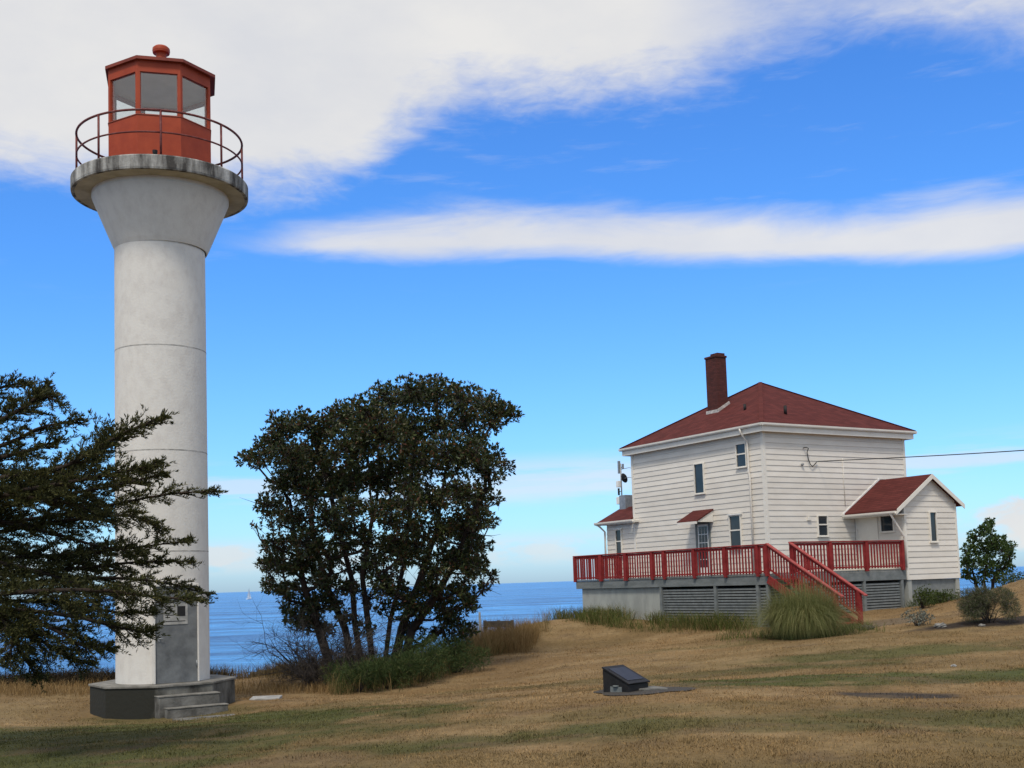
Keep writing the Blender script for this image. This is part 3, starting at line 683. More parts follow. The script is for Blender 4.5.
b=MB(); b.box(-D+.35,-D+.4,-D+.4,3.4,h_(-2.2),h_(-.4)); b.box(-D+.35,4.4,-D+.35,-D+.4,h_(-2.2),h_(-.4)); b.build('crawl_shade_sheet',M['dark'],DK)  # near-black sheet stands in for the shade under the deck
for (y0,y1) in ((.42,3.28),(-1.7,.28),(-2.2,-1.84)):
    b=MB(); z=-.44
    while z>-2.1:
        b.box(-D+.06,-D+.085,y0,y1,h_(z-.062),h_(z)); z-=.098
    b.build('lattice',M['slat'],DK)
for (x0,x1) in ((-2.2,-1.3),(-1.2,.52),(.68,2.22),(2.38,4.16)):
    b=MB(); z=-.44
    while z>-2.1:
        b.box(x0,x1,-D+.06,-D+.085,h_(z-.062),h_(z)); z-=.098
    b.build('lattice',M['slat'],DK)
for (x,y) in ((-D+.05,3.36),(-D+.05,.35),(-D+.05,-1.77),(-D+.06,-D+.06),(-1.25,-D+.05),(.6,-D+.05),(2.3,-D+.05),(4.26,-D+.05)):
    b=MB(); b.box(x-.055,x+.055,y-.055,y+.055,h_(-2.2),h_(-.345)); b.build('post',M['deckgrey'],DK,.005)
def rail_post(x,y,w=.11,z0=-.06,z1=.97,d=.0):
    b=MB(); b.box(x-w/2,x+w/2,y-w/2,y+w/2,h_(z0+d),h_(z1+d)); return b.build('railing_post',M['deckred'],DK,.006)
def rail_panel(p,q,dz=0,top=.975):
    """slatted panel between two posts: top rail, bottom rail and upright slats"""
    b=MB(); p=Vector((*p,0)); q=Vector((*q,0)); v=q-p; ln=v.length; u=v/ln
    Mx=Matrix(((u.x,-u.y,0,p.x),(u.y,u.x,0,p.y),(0,0,1,h_(dz)),(0,0,0,1)))
    b.box(0,ln,-.018,.018,top-.10,top-.01,Mx); b.box(.06,ln-.06,-.02,.02,.07,.125,Mx)
    n=max(2,int(round((ln-.1)/.15))); st=(ln-.1)/n
    for i in range(n):
        s0=.05+st*(i+.5); b.box(s0-.024,s0+.024,-.024-.0,.012,.03,top-.03,Mx)
    return b.build('railing_panel',M['deckred'],DK)
def handrail(pts,dz=0):
    b=MB()
    for p,q in zip(pts[:-1],pts[1:]):
        b.bar((*p,h_(.995+dz)),(*q,h_(.995+dz)),.13,.045)
    return b.build('handrail',M['deckred'],DK,.008)
xs=-D-.0
ys=[8.84,7.0,5.37,3.73,3.02,1.32,-.31,-1.91,-2.33]
for i,y in enumerate(ys): rail_post(xs-.03,y,.12 if i not in (1,2) else .17)
for a,e in zip(ys[:-1],ys[1:]): rail_panel((xs-.03,a),(xs-.03,e))
handrail([(xs-.03,8.9),(xs-.03,-2.36)])
for x in (-1.15,0.0): rail_post(x,8.84)
rail_panel((xs,8.84),(-1.15,8.84)); rail_panel((-1.15,8.84),(0,8.84)); handrail([(xs,8.84),(0.02,8.84)])
xr=[-1.17,.63,2.42,4.30]
for x in xr: rail_post(x,-D-.03,.12,d=.06)
for a,e in zip(xr[:-1],xr[1:]): rail_panel((a,-D-.03),(e,-D-.03),.06)
handrail([(-1.25,-D-.03),(4.36,-D-.03)],.06)
# stairs
nst=9; run=.315; rise=.178
for i in range(nst):
    b=MB(); y=-D-.03-run*(i+1); z=.02-rise*(i+1)
    b.box(-2.26,-1.26,y-.02,y+run,h_(z-.045),h_(z)); b.build('stair_tread',M['deckred'],DK,.005)
for x in (-2.30,-1.26):
    b=MB(); b.bar((x,-D-.02,h_(-.16)),(x,-D-.03-run*nst-.1,h_(-.16-rise*nst)),.045,.26); b.build('stringer',M['deckred'],DK)
    dz=.0 if x<-2 else .03
    ya,za=-D-.04,1.02+dz; yb_,zb_=-5.52,-.76
    b=MB(); b.bar((x,ya,h_(za)),(x,yb_,h_(zb_)),.13,.045); hr=b.build('stair_handrail',M['handrail'],DK,.008)
    sl=(zb_-za)/(yb_-ya); b=MB(); y=ya-.12
    b.bar((x,ya-.02,h_(za-.82)),(x,-5.2,h_(za-.82+sl*(-5.2-ya))),.04,.055); b.bar((x,ya-.02,h_(za-.07)),(x,-5.2,h_(za-.07+sl*(-5.2-ya))),.03,.09)
    while y>-5.15:
        zz=za+sl*(y-ya); b.box(x-.02,x+.02,y-.02,y+.02,h_(zz-.86),h_(zz-.05)); y-=.125
    b.build('stair_railing',M['deckred'],DK)
    b=MB(); b.box(x-.06,x+.06,-5.29,-5.17,h_(-2.0),h_(za+sl*(-5.2-ya)-.03)); b.build('stair_post',M['deckred'],DK,.006)

# ------------------------------------------------------------------ antenna mast on the bay roof
Rz=Matrix.Rotation(YAW,4,'Z')
def hw(x,y,z):
    p=Rz@Vector((x,y,0)); return Vector((HX+p.x,HY+p.y,E+z))
p=hw(1.08,9.98,3.08)
AN=thing('antenna_mast','thin antenna mast with grey dishes and boxes on the small bay roof','antenna mast',p,YAW)
b=MB(); b.tube([(0,0,-.02),(0,0,1.98)],.03,8); b.build('mast',M['metal'],AN)
b=MB(); b.box(-.06,.02,.04,.14,1.55,2.1); b.tube([(0,.05,1.7),(0,-.12,1.85)],.015,6); b.box(-.03,.03,-.2,-.12,1.72,1.95); b.build('panel_antenna',M['metal'],AN)
b=MB()
Md=Matrix.Translation((-.02,-.14,1.3))@Matrix.Rotation(R(70),4,'Y')
for k in range(4):
    r1,r2=[(.0,.08),(.08,.14),(.14,.19),(.19,.22)][k]; z1,z2=[(0,.01),(.01,.03),(.03,.06),(.06,.09)][k]
    vs=[];fs=[]
    for i in range(20):
        t=2*math.pi*i/20; vs+=[(r1*math.cos(t),r1*math.sin(t),z1),(r2*math.cos(t),r2*math.sin(t),z2)]
    fs=[(2*i,2*((i+1)%20),2*((i+1)%20)+1,2*i+1) for i in range(20)]
    b.add(vs,fs,Md,True)
b.tube([(0,0,1.3),(-.02,-.12,1.3)],.02,6); b.build('dish',M['black'],AN)
b=MB(); b.box(-.14,.06,.03,.2,.95,1.22); b.tube([(0,0,1.08),(0,.1,1.08)],.02,6); b.build('radio_box',M['white'],AN,.01)
b=MB(); b.tube([(-.05,.14,.9),(-.05,.14,.6)],.045,8); b.tube([(0,0,.75),(-.05,.14,.75)],.015,6); b.build('whip_base',M['black'],AN)
b=MB(); b.box(-.2,.2,-.50,-.06,-.06,.56); b.build('equipment_box',M['metal'],AN,.01)
b=MB(); b.box(-.12,.12,.04,.26,.2,.52); b.build('junction_box',M['white'],AN,.01)
b=MB(); 
for z0,z1 in ((1.72,1.35),(1.3,1.0)):
    b.tube([(0,0,z0),(0,-.6,z0+.02),(0,-1.2,z0-.1),(0,-1.75,z1)],.012,6)
b.build('brace_cable',M['metal'],AN)

# ------------------------------------------------------------------ power cable
p0=hw(2.64,-.1,4.13); p1=at(1024,444.5,36.0); dvec=p1-p0
b=MB(); pts=[]
for i in range(40):
    t=i/39*2.6; q=p0+dvec*t; q=q.copy(); q.z-=.55*math.sin(min(1,t/2.6)*math.pi)*.35; pts.append(q)
b.tube(pts,.016,6)
pc=b.build('power_cable',M['cable']); tag(pc,'thin dark overhead power cable running to the house wall','cable')

# ------------------------------------------------------------------ interpretive sign
g=gp(626,692,17.6)
SG=thing('plaque_stand','low black wedge shaped plaque stand on a dark gravel pad','plaque',(g.x,g.y,g.z),R(44))
b=MB(); w=.225
b.add([(-w,-.25,-.1),(w,-.25,-.1),(w,-.25,.11),(-w,-.25,.11),(-w,.25,-.1),(w,.25,-.1),(w,.25,.33),(-w,.25,.33)],[(0,1,2,3),(5,4,7,6),(3,2,6,7),(0,3,7,4),(1,5,6,2),(0,4,5,1)])
b.build('body',M['black'],SG,.008)
sl=math.atan2(.22,.5); Mp=Matrix.Translation((0,0,.22))@Matrix.Rotation(sl,4,'X')
b=MB(); b.box(-w-.02,w+.02,-.285,.285,.012,.035,Mp); b.build('rim',M['black'],SG,.006)
b=MB(); b.box(-.18,.18,-.2,.2,.0355,.042,Mp); b.build('panel',M['panel'],SG)
b=MB(); b.box(-w-.012,-w-.001,-.12,.1,-.05,.08); b.tube([(-w-.006,-.01,.08),(-w-.006,-.01,.1)],.05,10); b.build('side_emblem',M['deckgrey'],SG)
g=gp(649,689.0,17.55)
b=MB(); Mq=Matrix.Translation((g.x,g.y,g.z))@Matrix.Rotation(R(20),4,'Z')
b.box(-.2,.2,-.22,.22,-.06,.04,Mq); tag(b.build('flat_stone',M['step'],None,.01),'flat grey stone slab in front of the black plaque stand','stone slab')
g=gp(643,692,17.6)
vs=[];fs=[];n=40
for i in range(n):
    t=2*math.pi*i/n; rr=.74*(1+.08*math.sin(3*t+1)+.05*math.sin(7*t)); x=g.x+rr*math.cos(t); y=g.y+rr*1.05*math.sin(t); vs.append((x,y,Z(x,y)+.012))
vs.append((g.x,g.y,g.z+.02)); b=MB(); b.add(vs,[(i,(i+1)%n,n) for i in range(n)])
tag(b.build('gravel_pad',M['gravel']),'dark gravel round the plaque stand',kind='stuff')
# slab by the tower
g=gp(266,699.5,26.6)
b=MB(); Mq=Matrix.Translation((g.x,g.y,g.z))@Matrix.Rotation(R(6),4,'Z'); b.box(-.33,.33,-.35,.35,-.15,.06,Mq)
tag(b.build('concrete_cover',M['stone'],None,.012),'pale concrete cover slab in the grass right of the lighthouse steps','slab')
g=gp(212,716,23.1)
b=MB(); Mq=Matrix.Translation((g.x,g.y,g.z))@Matrix.Rotation(R(28),4,'Z'); b.box(-.7,.5,-.3,.3,-.15,.012,Mq)
tag(b.build('paving_slab',M['step'],None,.012),'worn flat concrete paving slab below the lighthouse steps','slab')

# ------------------------------------------------------------------ small stones
def stone(name,px,py,Y,r,label,m='stone',sq=.6):
    g=gp(px,py,Y); bm=bmesh.new(); bmesh.ops.create_icosphere(bm,subdivisions=4,radius=r)
    sd=random.uniform(0,50)
    for v in bm.verts:
        n_=Vector(v.co).normalized(); k_=1+.25*math.sin(3*n_.x+sd)*math.cos(4*n_.y+sd*2)+.14*math.sin(9*n_.z+7*n_.x+sd)+.08*math.sin(17*n_.y+13*n_.z+sd)+.05*math.sin(31*n_.x-23*n_.y)
        v.co=Vector((v.co.x*k_*1.2,v.co.y*k_,v.co.z*k_*sq))
    me=bpy.data.meshes.new(name); bm.to_mesh(me); bm.free()
    for f in me.polygons: f.use_smooth=True
    o=bpy.data.objects.new(name,me); col.objects.link(o); me.materials.append(M[m]); o.location=(g.x,g.y,g.z+r*sq*.45); o.rotation_euler=(0,0,sd)
    return tag(o,label,'stone')
stone('garden_stone',940,625,33.2,.13,'pale rounded stone on the soil bed left of the lavender','palerock',.6)
stone('garden_stone',981,616,32.6,.07,'small pale stone at the foot of the lavender bush','palerock')
stone('garden_stone',954,667,22.3,.045,'small pale stone lying on the lawn below the planting bed')
stone('garden_stone',866,626,34.5,.16,'dark flat stone beside the foot of the deck stairs','rock')

# ------------------------------------------------------------------ sailboat
SB=thing('sailboat','tiny white sailboat far out on the sea beside the lighthouse','sailboat',(*at(249,594,1500).xy,sz),R(68))
def boat():
    b=MB(); n=13; vs=[];fs=[]
    for i in range(n):
        t=i/(n-1); x=-5+10*t; w=1.5*math.sin(math.pi*min(1,.25+t*.75))**.7 if t<1 else .02
        vs+=[(x,-w,1.1+.2*t),(x,-w*.6,0),(x,0,-.5),(x,w*.6,0),(x,w,1.1+.2*t)]
    for i in range(n-1):
        for k in range(4): fs.append((i*5+k,(i+1)*5+k,(i+1)*5+k+1,i*5+k+1))
        fs.append((i*5,i*5+4,(i+1)*5+4,(i+1)*5))
    fs.append((0,1,2,3,4)); b.add(vs,fs); return b
boat().build('hull',M['sail'],SB)
b=MB(); b.box(-2,2,-.8,.8,1.2,1.8); b.build('cabin',M['sail'],SB,.1)
b=MB(); b.tube([(.6,0,1),(.6,0,15)],.09,8); b.tube([(.6,0,2.2),(-4,0,2.3)],.07,6); b.build('mast',M['metal'],SB)
def sail(pts,bul,name):
    b=MB(); a,bb,cc_=[Vector(p) for p in pts]; n=8; vs=[];fs=[]
    for side in (0,.03):
        base=len(vs)
        for i in range(n+1):
            for j in range(n+1-i):
                u,v=i/n,j/n; p=a*(1-u-v)+bb*u+cc_*v; p=p+Vector((0,bul*4*(u*v+u*(1-u-v)+v*(1-u-v))/1.3+side,0)); vs.append(p)
        ix={};q=base
        for i in range(n+1):
            for j in range(n+1-i): ix[i,j]=q;q+=1
        for i in range(n):
            for j in range(n-i):
                fs.append((ix[i,j],ix[i+1,j],ix[i,j+1]))
                if j<n-i-1: fs.append((ix[i+1,j],ix[i+1,j+1],ix[i,j+1]))
    b.add(vs,fs,None,True); return b.build(name,M['sail'],SB)
sail([(.45,0,2.4),(.45,0,14.6),(-3.9,0,2.4)],.5,'mainsail'); sail([(5,0,1.5),(.75,0,13.5),(1,0,1.9)],.5,'jib')

# ------------------------------------------------------------------ low timber fence behind the grass
a=at(484,622,41.0); e=at(513,621.5,41.5)
FN=thing('timber_barrier','low dark timber beam on short posts in tall grass by the shore','barrier',(a.x,a.y,a.z-.9))
v=e-a
b=MB(); b.bar((0,0,.82),(v.x,v.y,.82+v.z),.1,.22); b.build('beam',M['wood'],FN,.01)
for t in (.03,.5,.97):
    b=MB(); b.box(v.x*t-.06,v.x*t+.06,v.y*t+.06,v.y*t+.18,-1.0,.95+v.z*t); b.build('post',M['wood'],FN,.008)
a=at(479.5,612,39.5); 
b=MB(); b.tube([(a.x,a.y,Z(a.x,a.y)-.2),(a.x,a.y,a.z)],.035,8); tag(b.build('marker_post',M['stone']),'thin pale marker post in the tall grass right of the big tree','post')

# ------------------------------------------------------------------ vegetation helpers
def unit(n):
    v=rng.normal(size=(n,3)); return v/np.linalg.norm(v,axis=1,keepdims=True)
def leaf_quads(P,D,Nn,Ln,Wd):
    """folded leaves: base, left, tip, right"""
    D=D/np.linalg.norm(D,axis=1,keepdims=True)
    S=np.cross(D,Nn); S/=np.linalg.norm(S,axis=1,keepdims=True)+1e-9
    U=np.cross(S,D)
    Ln=Ln[:,None];Wd=Wd[:,None]
    V=np.stack([P,P+D*Ln*.5+S*Wd*.5+U*Wd*.18,P+D*Ln,P+D*Ln*.5-S*Wd*.5+U*Wd*.18],1)
    n=len(P); i=np.arange(n)[:,None]*4
    Fc=np.concatenate([i+np.array([[0,1,2]]),i+np.array([[0,2,3]])],1).reshape(-1,3)
    return V.reshape(-1,3),Fc
def blades(P,H,W,lean,curve=1.0):
    """tapered two-joint blades; lean = horizontal tip offset (n,2) as a share of height"""
    n=len(P); up=np.zeros((n,3)); up[:,2]=1
    Lv=np.c_[lean,np.zeros(n)]
    az=rng.uniform(0,2*np.pi,n); S=np.c_[np.cos(az),np.sin(az),np.zeros(n)]*W[:,None]*.5
    H_=H[:,None]
    m=P+up*H_*.55+Lv*H_*.3*1; ln=np.linalg.norm(lean,axis=1)[:,None]
    t=P+up*H_*(1-.35*np.clip(ln,0,1.6)*curve)+Lv*H_
    V=np.stack([P-S,P+S,m-S*.75,m+S*.75,t],1)
    i=np.arange(n)[:,None]*5
    Fc=np.concatenate([i+np.array([[0,1,3]]),i+np.array([[0,3,2]]),i+np.array([[2,3,4]])],1).reshape(-1,3)
    return V.reshape(-1,3),Fc

# ------------------------------------------------------------------ lawn grass
def lawn(n_try=1500000):
    y=9.0+ (46-9.0)*rng.random(n_try)**1.75
    x=(rng.random(n_try)-.5)*(y*.98+1.0)+.0
    zz=zg(x,y); ok=(zz-E>-2.75)
    ok&=~((np.hypot(x-TX,y-TY)<1.75))
    dx,dy=x-HX,y-HY; lx=dx*math.cos(YAW)+dy*math.sin(YAW); ly=-dx*math.sin(YAW)+dy*math.cos(YAW)
    ok&=~((lx>-2.35)&(lx<7.7)&(ly>-2.35)&(ly<10))
    pad=gp(643,692,17.6); ok&=(np.hypot((x-pad.x),(y-pad.y))>.7)
    ok&=ell(x,y,14.2,33.1,3.4,.75,-.02)>1
    ok&=(ell(x,y,5.25,16.4,.8,.75)>1)|(rng.random(n_try)<.2)
    cl=fbm(x*1.7,y*1.7,55); ok&=rng.random(n_try)<np.clip((cl-.25)*2.2,.12,1)
    x,y,zz=x[ok],y[ok],zz[ok]; n=len(x)
    k=min(n,330000); x,y,zz=x[:k],y[:k],zz[:k]; n=k
    H=rng.uniform(.012,.034,n)*(1+.012*(y-10)); H*=np.where(fbm(x*3.1,y*3.1,8)>.66,2.1,1); W=rng.uniform(.004,.008,n)*(1+.04*(y-10))
    lean=rng.normal(0,.65,(n,2))
    V,Fc=blades(np.c_[x,y,zz-.004],H,W,lean)
    tn=tone(x,y); dry=rng.random(n)[:,None]; tn=tn*(1.0+.3*rng.random(n)[:,None]); tn=np.where(dry<.16,tn*np.array([1.35,1.25,1.15]),tn)
    o=tri_mesh('lawn_grass',V,Fc,M['blade'],colors=np.repeat(tn,5,0))
    tag(o,'short dry brown lawn grass with greener patches',kind='stuff')
lawn()

M['tall']=leaf_mat('tall_grass_blade',[(0,(.06,.078,.023)),(.35,(.1,.105,.034)),(.6,(.19,.145,.06)),(1,(.32,.22,.10))],.8,.3,.1)
M['tallgreen']=leaf_mat('green_grass_blade',[(0,(.03,.055,.014)),(.5,(.05,.08,.02)),(.85,(.1,.1,.03)),(1,(.2,.15,.07))],.75,.3,.15)
M['scrub']=leaf_mat('shore_scrub_leaf',[(0,(.016,.014,.01)),(.6,(.035,.028,.018)),(1,(.085,.062,.035))],.85,.2,.1)
M['bankgrass']=leaf_mat('bank_grass_blade',[(0,(.045,.036,.02)),(.5,(.1,.075,.036)),(1,(.2,.135,.06))],.85,.2,.1)
M['roughleaf']=leaf_mat('rough_grass_blade',[(0,(.055,.078,.02)),(.45,(.105,.13,.034)),(.75,(.15,.145,.046)),(1,(.25,.185,.085))],.75,.3,.15)
M['straw']=leaf_mat('straw_blade',[(0,(.16,.1,.04)),(.5,(.24,.155,.065)),(1,(.36,.25,.12))],.85,.25,.1)
def grass_area(name,label,poly,dens,hr,m,wr=(.006,.014),lean=.28,clump=.9,cut=.35,ground=None):
    poly=np.array(poly); x0,y0=poly.min(0); x1,y1=poly.max(0); n=int((x1-x0)*(y1-y0)*dens)
    x=rng.uniform(x0,x1,n); y=rng.uniform(y0,y1,n)
    ins=np.zeros(n,bool); j=len(poly)-1
    for i in range(len(poly)):
        xi,yi=poly[i];xj,yj=poly[j]
        c_=((yi>y)!=(yj>y))&(x<(xj-xi)*(y-yi)/(yj-yi+1e-12)+xi); ins^=c_; j=i
    x,y=x[ins],y[ins]; cl=fbm(x*clump,y*clump,61); keep=rng.random(len(x))<np.clip((cl-cut)*4,.06,1); x,y,cl=x[keep],y[keep],cl[keep]
    n=len(x); H=rng.uniform(*hr,n)*(.55+.9*cl)
    V,Fc=blades(np.c_[x,y,zg(x,y)-.02],H,rng.uniform(*wr,n),rng.normal(0,lean,(n,2)))
    o=tri_mesh(name,V,Fc,m); return tag(o,label,kind='stuff')
g2=lambda px,py,Y:tuple(at(px,py,Y).xy)
# fringe along the lawn edge from tower to house (green), with straw tops
edge=[g2(330,697,28.3),g2(400,690,29.2),g2(450,674,33),g2(500,653,38),g2(552,634,43.5),g2(548,622,47),g2(500,622,42.5),g2(450,630,38),(-3.6,36.5),(-5.2,33)]
grass_area('tall_grass','tall green and straw grass along the bank under the big tree',edge,230,(.25,.75),M['tall'],wr=(.007,.015),cut=.36,lean=.45)
edge2=[g2(440,672,33.4),g2(500,651,38),g2(550,634,43),g2(540,626,46),g2(480,632,40),g2(440,645,36)]
grass_area('straw_grass','dry golden grass on the bank edge left of the house',edge2,300,(.35,.9),M['straw'],wr=(.006,.013),cut=.32,lean=.45)
# dry fringe left of and behind the tower
grass_area('straw_grass','dry golden grass at the lawn edge behind the lighthouse',[(-20,29.3),(-9,28.6),(-4.2,28.6),(-3.5,30.5),(-5,32),(-9,31.4),(-20,31.6)],230,(.14,.38),M['straw'],cut=.3,lean=.45)
grass_area('straw_grass','dry grass on the rocky bank beyond the lighthouse',[(-9.6,33.5),(-4.6,33),(-4.6,41),(-9.6,41)],170,(.25,.6),M['bankgrass'],cut=.3)
# rough strip below the deck
def hl(x,y): p=hw(x,y,0); return (p.x,p.y)
grass_area('rough_grass','rough green grass and weeds growing against the deck skirt',[hl(-2.4,9.2),hl(-2.4,-1.9),hl(-3.5,-2.2),hl(-3.5,1.0),hl(-4.1,4),hl(-4.0,7),hl(-3.5,9.6)],430,(.34,.74),M['roughleaf'],wr=(.010,.022),cut=.34,lean=.65)
grass_area('rough_grass','dry weeds along the front of the rough strip below the deck',[hl(-3.2,9),hl(-3.2,-2),hl(-4.0,-2.4),hl(-4.5,3.6),hl(-4.3,7)],160,(.12,.34),M['tall'],wr=(.008,.018),cut=.42,lean=.6)
grass_area('rough_grass','green weeds round the foot of the annex and stairs',[hl(4.0,-2.45),hl(5.6,-2.45),hl(5.4,-3.5),hl(4.0,-4.6),hl(3.2,-4.3)],260,(.2,.5),M['tallgreen'],cut=.3,lean=.45)

# ------------------------------------------------------------------ trees
def skeleton(roots,targets,step=.32,wig=.06):
    """greedy branching: every target joins the nearest lower point of the wood built so far"""
    pts=[];par=[]
    for path in roots:
        prev=-1
        P=[Vector(p) for p in path]
        for a,b_ in zip(P[:-1],P[1:]):
            n=max(1,int((b_-a).length/step))
            for i in range(n+1 if prev==-1 else n):
                t=(i if prev==-1 and i==0 and not pts else i)/n if prev==-1 else (i+1)/n
                q=a.lerp(b_,min(1,t)); pts.append(q); par.append(prev); prev=len(pts)-1
    leaf_n=[0]*len(pts); tips=[]
    for T in sorted(targets,key=lambda t:min((Vector(t)-p).length for p in pts)):
        T=Vector(T); best=min(range(len(pts)),key=lambda i:(pts[i]-T).length+(.0 if pts[i].z<T.z-.15 else .8)+.15*abs(pts[i].x-T.x))
        a=pts[best]; d=T-a; n=max(2,int(d.length/step)); prev=best
        side=Vector((random.gauss(0,1),random.gauss(0,1),random.gauss(0,.4)))*d.length*wig
        for i in range(n):
            t=(i+1)/n; q=a.lerp(T,t)+side*math.sin(math.pi*t)+Vector((0,0,-.12*d.length*math.sin(math.pi*t)))
            if i<n-1: q+=Vector((random.gauss(0,.03),random.gauss(0,.03),random.gauss(0,.03)))
            pts.append(q); par.append(prev); prev=len(pts)-1
        tips.append(prev)
    w=[0.]*len(pts)
    for t in tips:
        i=t
        while i>=0: w[i]+=1; i=par[i]
    return pts,par,w,tips
def wood(mb,pts,par,w,r1=.012,pw=.5,n=6,rmin=.006):
    kids={}
    for i,p in enumerate(par): kids.setdefault(p,[]).append(i)
    rad=[max(rmin,r1*max(w[i],.3)**pw) for i in range(len(pts))]
    done=set()
    def chain(i,start):
        ch=[start] if start>=0 else []
        while True:
            ch.append(i); ks=kids.get(i,[])
            if not ks: break
            nxt=max(ks,key=lambda k:w[k])
            for k in ks:
                if k!=nxt: todo.append((k,i))
            i=nxt
        return ch
    todo=[(i,-1) for i in kids.get(-1,[])]
    while todo:
        i,s0=todo.pop(); ch=chain(i,s0)
        if len(ch)<2: continue
        rr=[rad[k] for k in ch]
        if s0>=0: rr[0]=min(rr[0],rr[1]*1.25)
        mb.tube([pts[k] for k in ch],rr,n if rr[0]>.03 else 4)
def leaf_cloud(centers,radii,per_area,Ln,Wd,twigs=None,flat=.85,up=.25,rosette=4):
    """rosettes of leaves at twig ends scattered through each clump, denser at its skin"""
    Ps=[];Ds=[];Ns=[]
    for c_,r_ in zip(centers,radii):
        n=max(6,int(per_area*r_*r_))
        u=unit(n); rad=r_*rng.random(n)**.42
        q=np.array(c_)+u*rad[:,None]*np.array([1,1,flat])
        if twigs is not None:
            for k in range(0,n,3): twigs.append((tuple(np.array(c_)+(q[k]-np.array(c_))*.15),tuple(q[k])))
        m=rosette
        qq=np.repeat(q,m,0); dd=np.repeat(u,m,0)*.7+unit(n*m)*.8; dd[:,2]+=up
        Ps.append(qq+unit(n*m)*.02); Ds.append(dd); Ns.append(unit(n*m)+np.array([0,0,.8]))
    P=np.concatenate(Ps);D_=np.concatenate(Ds);Nn=np.concatenate(Ns); n=len(P)
    return leaf_quads(P,D_,Nn,rng.uniform(*Ln,n),rng.uniform(*Wd,n))

M['arbleaf']=leaf_mat('arbutus_leaf',[(0,(.018,.028,.010)),(.45,(.038,.054,.017)),(.72,(.072,.090,.028)),(.88,(.10,.082,.031)),(.95,(.11,.052,.026)),(1,(.14,.055,.028))],.42,.22,.35)
TD=34.0
crown=[(385,398,20),(410,395,20),(435,395,20),(462,402,20),(365,413,20),(342,420,20),(320,430,18),(300,424,16),(283,428,15),(273,443,17),(258,456,13),(244,457,10),(290,455,20),(320,455,22),(350,445,25),(380,435,27),(410,430,27),(440,425,25),(468,418,17),(490,407,16),(507,409,13),(515,414,8),(494,425,13),(478,440,15),(500,455,11),(509,466,8),(488,468,15),(468,460,18),(448,455,22),(420,463,25),(390,472,25),(358,475,22),(330,480,20),(300,480,20),(280,484,14),(270,504,13),(290,515,15),(284,545,13),(305,540,15),(300,565,13),(330,518,16),(352,510,16),(377,512,16),(402,505,18),(430,500,20),(458,494,20),(483,495,15),(497,498,9),(480,520,15),(494,518,9),(460,525,17),(440,535,17),(470,545,15),(485,545,10),(450,560,16),(425,560,14),(475,570,12),(490,578,8),(455,590,14),(478,592,9),(430,588,12),(318,583,12),(295,590,10),(312,608,10),(274,568,8),(345,545,12),(372,545,11),(392,545,12),(412,530,15),(262,548,7),(258,522,6),
 (310,615,11),(332,600,12),(352,590,12),(380,580,14),(402,592,13),(422,608,13),(442,612,13),(462,608,11),(440,628,10),(415,628,10),(386,608,9),(345,565,11),(365,560,11),(330,560,11),(405,560,13),(300,590,9),(470,625,8),(312,560,12),(322,548,13),(345,528,13),(362,535,13),(386,525,14),(398,545,12),(420,545,14),(435,575,13),(455,560,13),(465,585,11),(300,520,13),(312,500,14),(345,490,16),(375,485,16),(405,485,16),(275,520,10),(288,572,10),(280,590,8),(322,622,9),(345,615,9),(370,600,9),(430,640,8),(455,625,9),(400,620,9),(485,590,8),(262,562,9),(270,585,9),(268,540,9),(298,605,10),(305,628,9),(285,610,8),(325,575,12),(338,585,11),(360,575,11),(375,560,12),(392,575,11),(350,620,10),(365,630,9),(405,635,10),(425,590,12),(445,598,11),(420,645,9),(445,640,9),(460,632,9),(278,562,14),(288,592,14),(300,618,12),(272,585,11),(312,600,13),(322,632,10),(470,560,13),(466,600,12),(448,618,12),(408,600,12),(384,590,11),(336,560,12)]
ctr=[];rad=[]
for i,(px,py,r) in enumerate(crown):
    rx=(px-380)/150; ry=(py-485)/125; lim=math.sqrt(max(.06,1-min(1,rx*rx*.9+ry*ry*.7)))*3.0
    for s_ in ((-1,1) if r>11 else (random.choice((-1,1)),)):
        dY=s_*lim*random.uniform(.25,.95); p=at(px+random.uniform(-4,4),py+random.uniform(-4,4),TD+dY)
        ctr.append(tuple(p)); rad.append(r/F*TD*random.uniform(.72,1.18)*(1 if py<550 else 1.0))
tb=lambda px,py,dY=0:at(px,py,TD+dY)
base=tb(372,652); base.z=Z(base.x,base.y)-.15
def stem(*pp): return [tb(*p) for p in pp]
roots=[[base+Vector((-1.0,-.3,0)),*stem((318,628,-.4),(305,590,-.6),(296,545,-.9),(290,500,-1))],
 [base+Vector((-.55,.3,0)),*stem((345,628,.3),(326,585,.6),(312,530,.9),(310,480,1.1))],
 [base+Vector((-.2,-.25,0)),*stem((355,625,-.3),(352,580,-.4),(336,520,-.6),(325,465,-.7),(318,440,-.7))],
 [base+Vector((.05,.1,0)),*stem((368,622,.3),(362,575,.5),(372,520,.7),(368,455,.8))],
 [base+Vector((.3,-.1,0)),*stem((390,622,-.2),(404,565,-.3),(410,505,-.4),(414,445,-.3))],
 [base+Vector((.5,.3,0)),*stem((402,628,.5),(420,580,.8),(436,530,1.1),(446,470,1.2))],
 [base+Vector((.75,-.2,0)),*stem((412,630,-.5),(440,590,-.9),(462,545,-1.2),(478,500,-1.3))]]
AT=thing('arbutus_tree','large dark spreading arbutus tree with several leaning trunks','tree',tuple(base))
pts,par,w,tips=skeleton(roots,ctr)
inv=lambda p:Vector(p)-base
b=MB(); wood(b,[inv(p) for p in pts],par,w,r1=.019,pw=.5,n=8); b.build('trunk',M['arbutusbark'],AT)
tw=[]
V,Fc=leaf_cloud(ctr,rad,520,(.085,.15),(.04,.068),tw,rosette=5)
tri_mesh('crown',V-np.array(base),Fc,M['arbleaf'],AT)
b=MB()
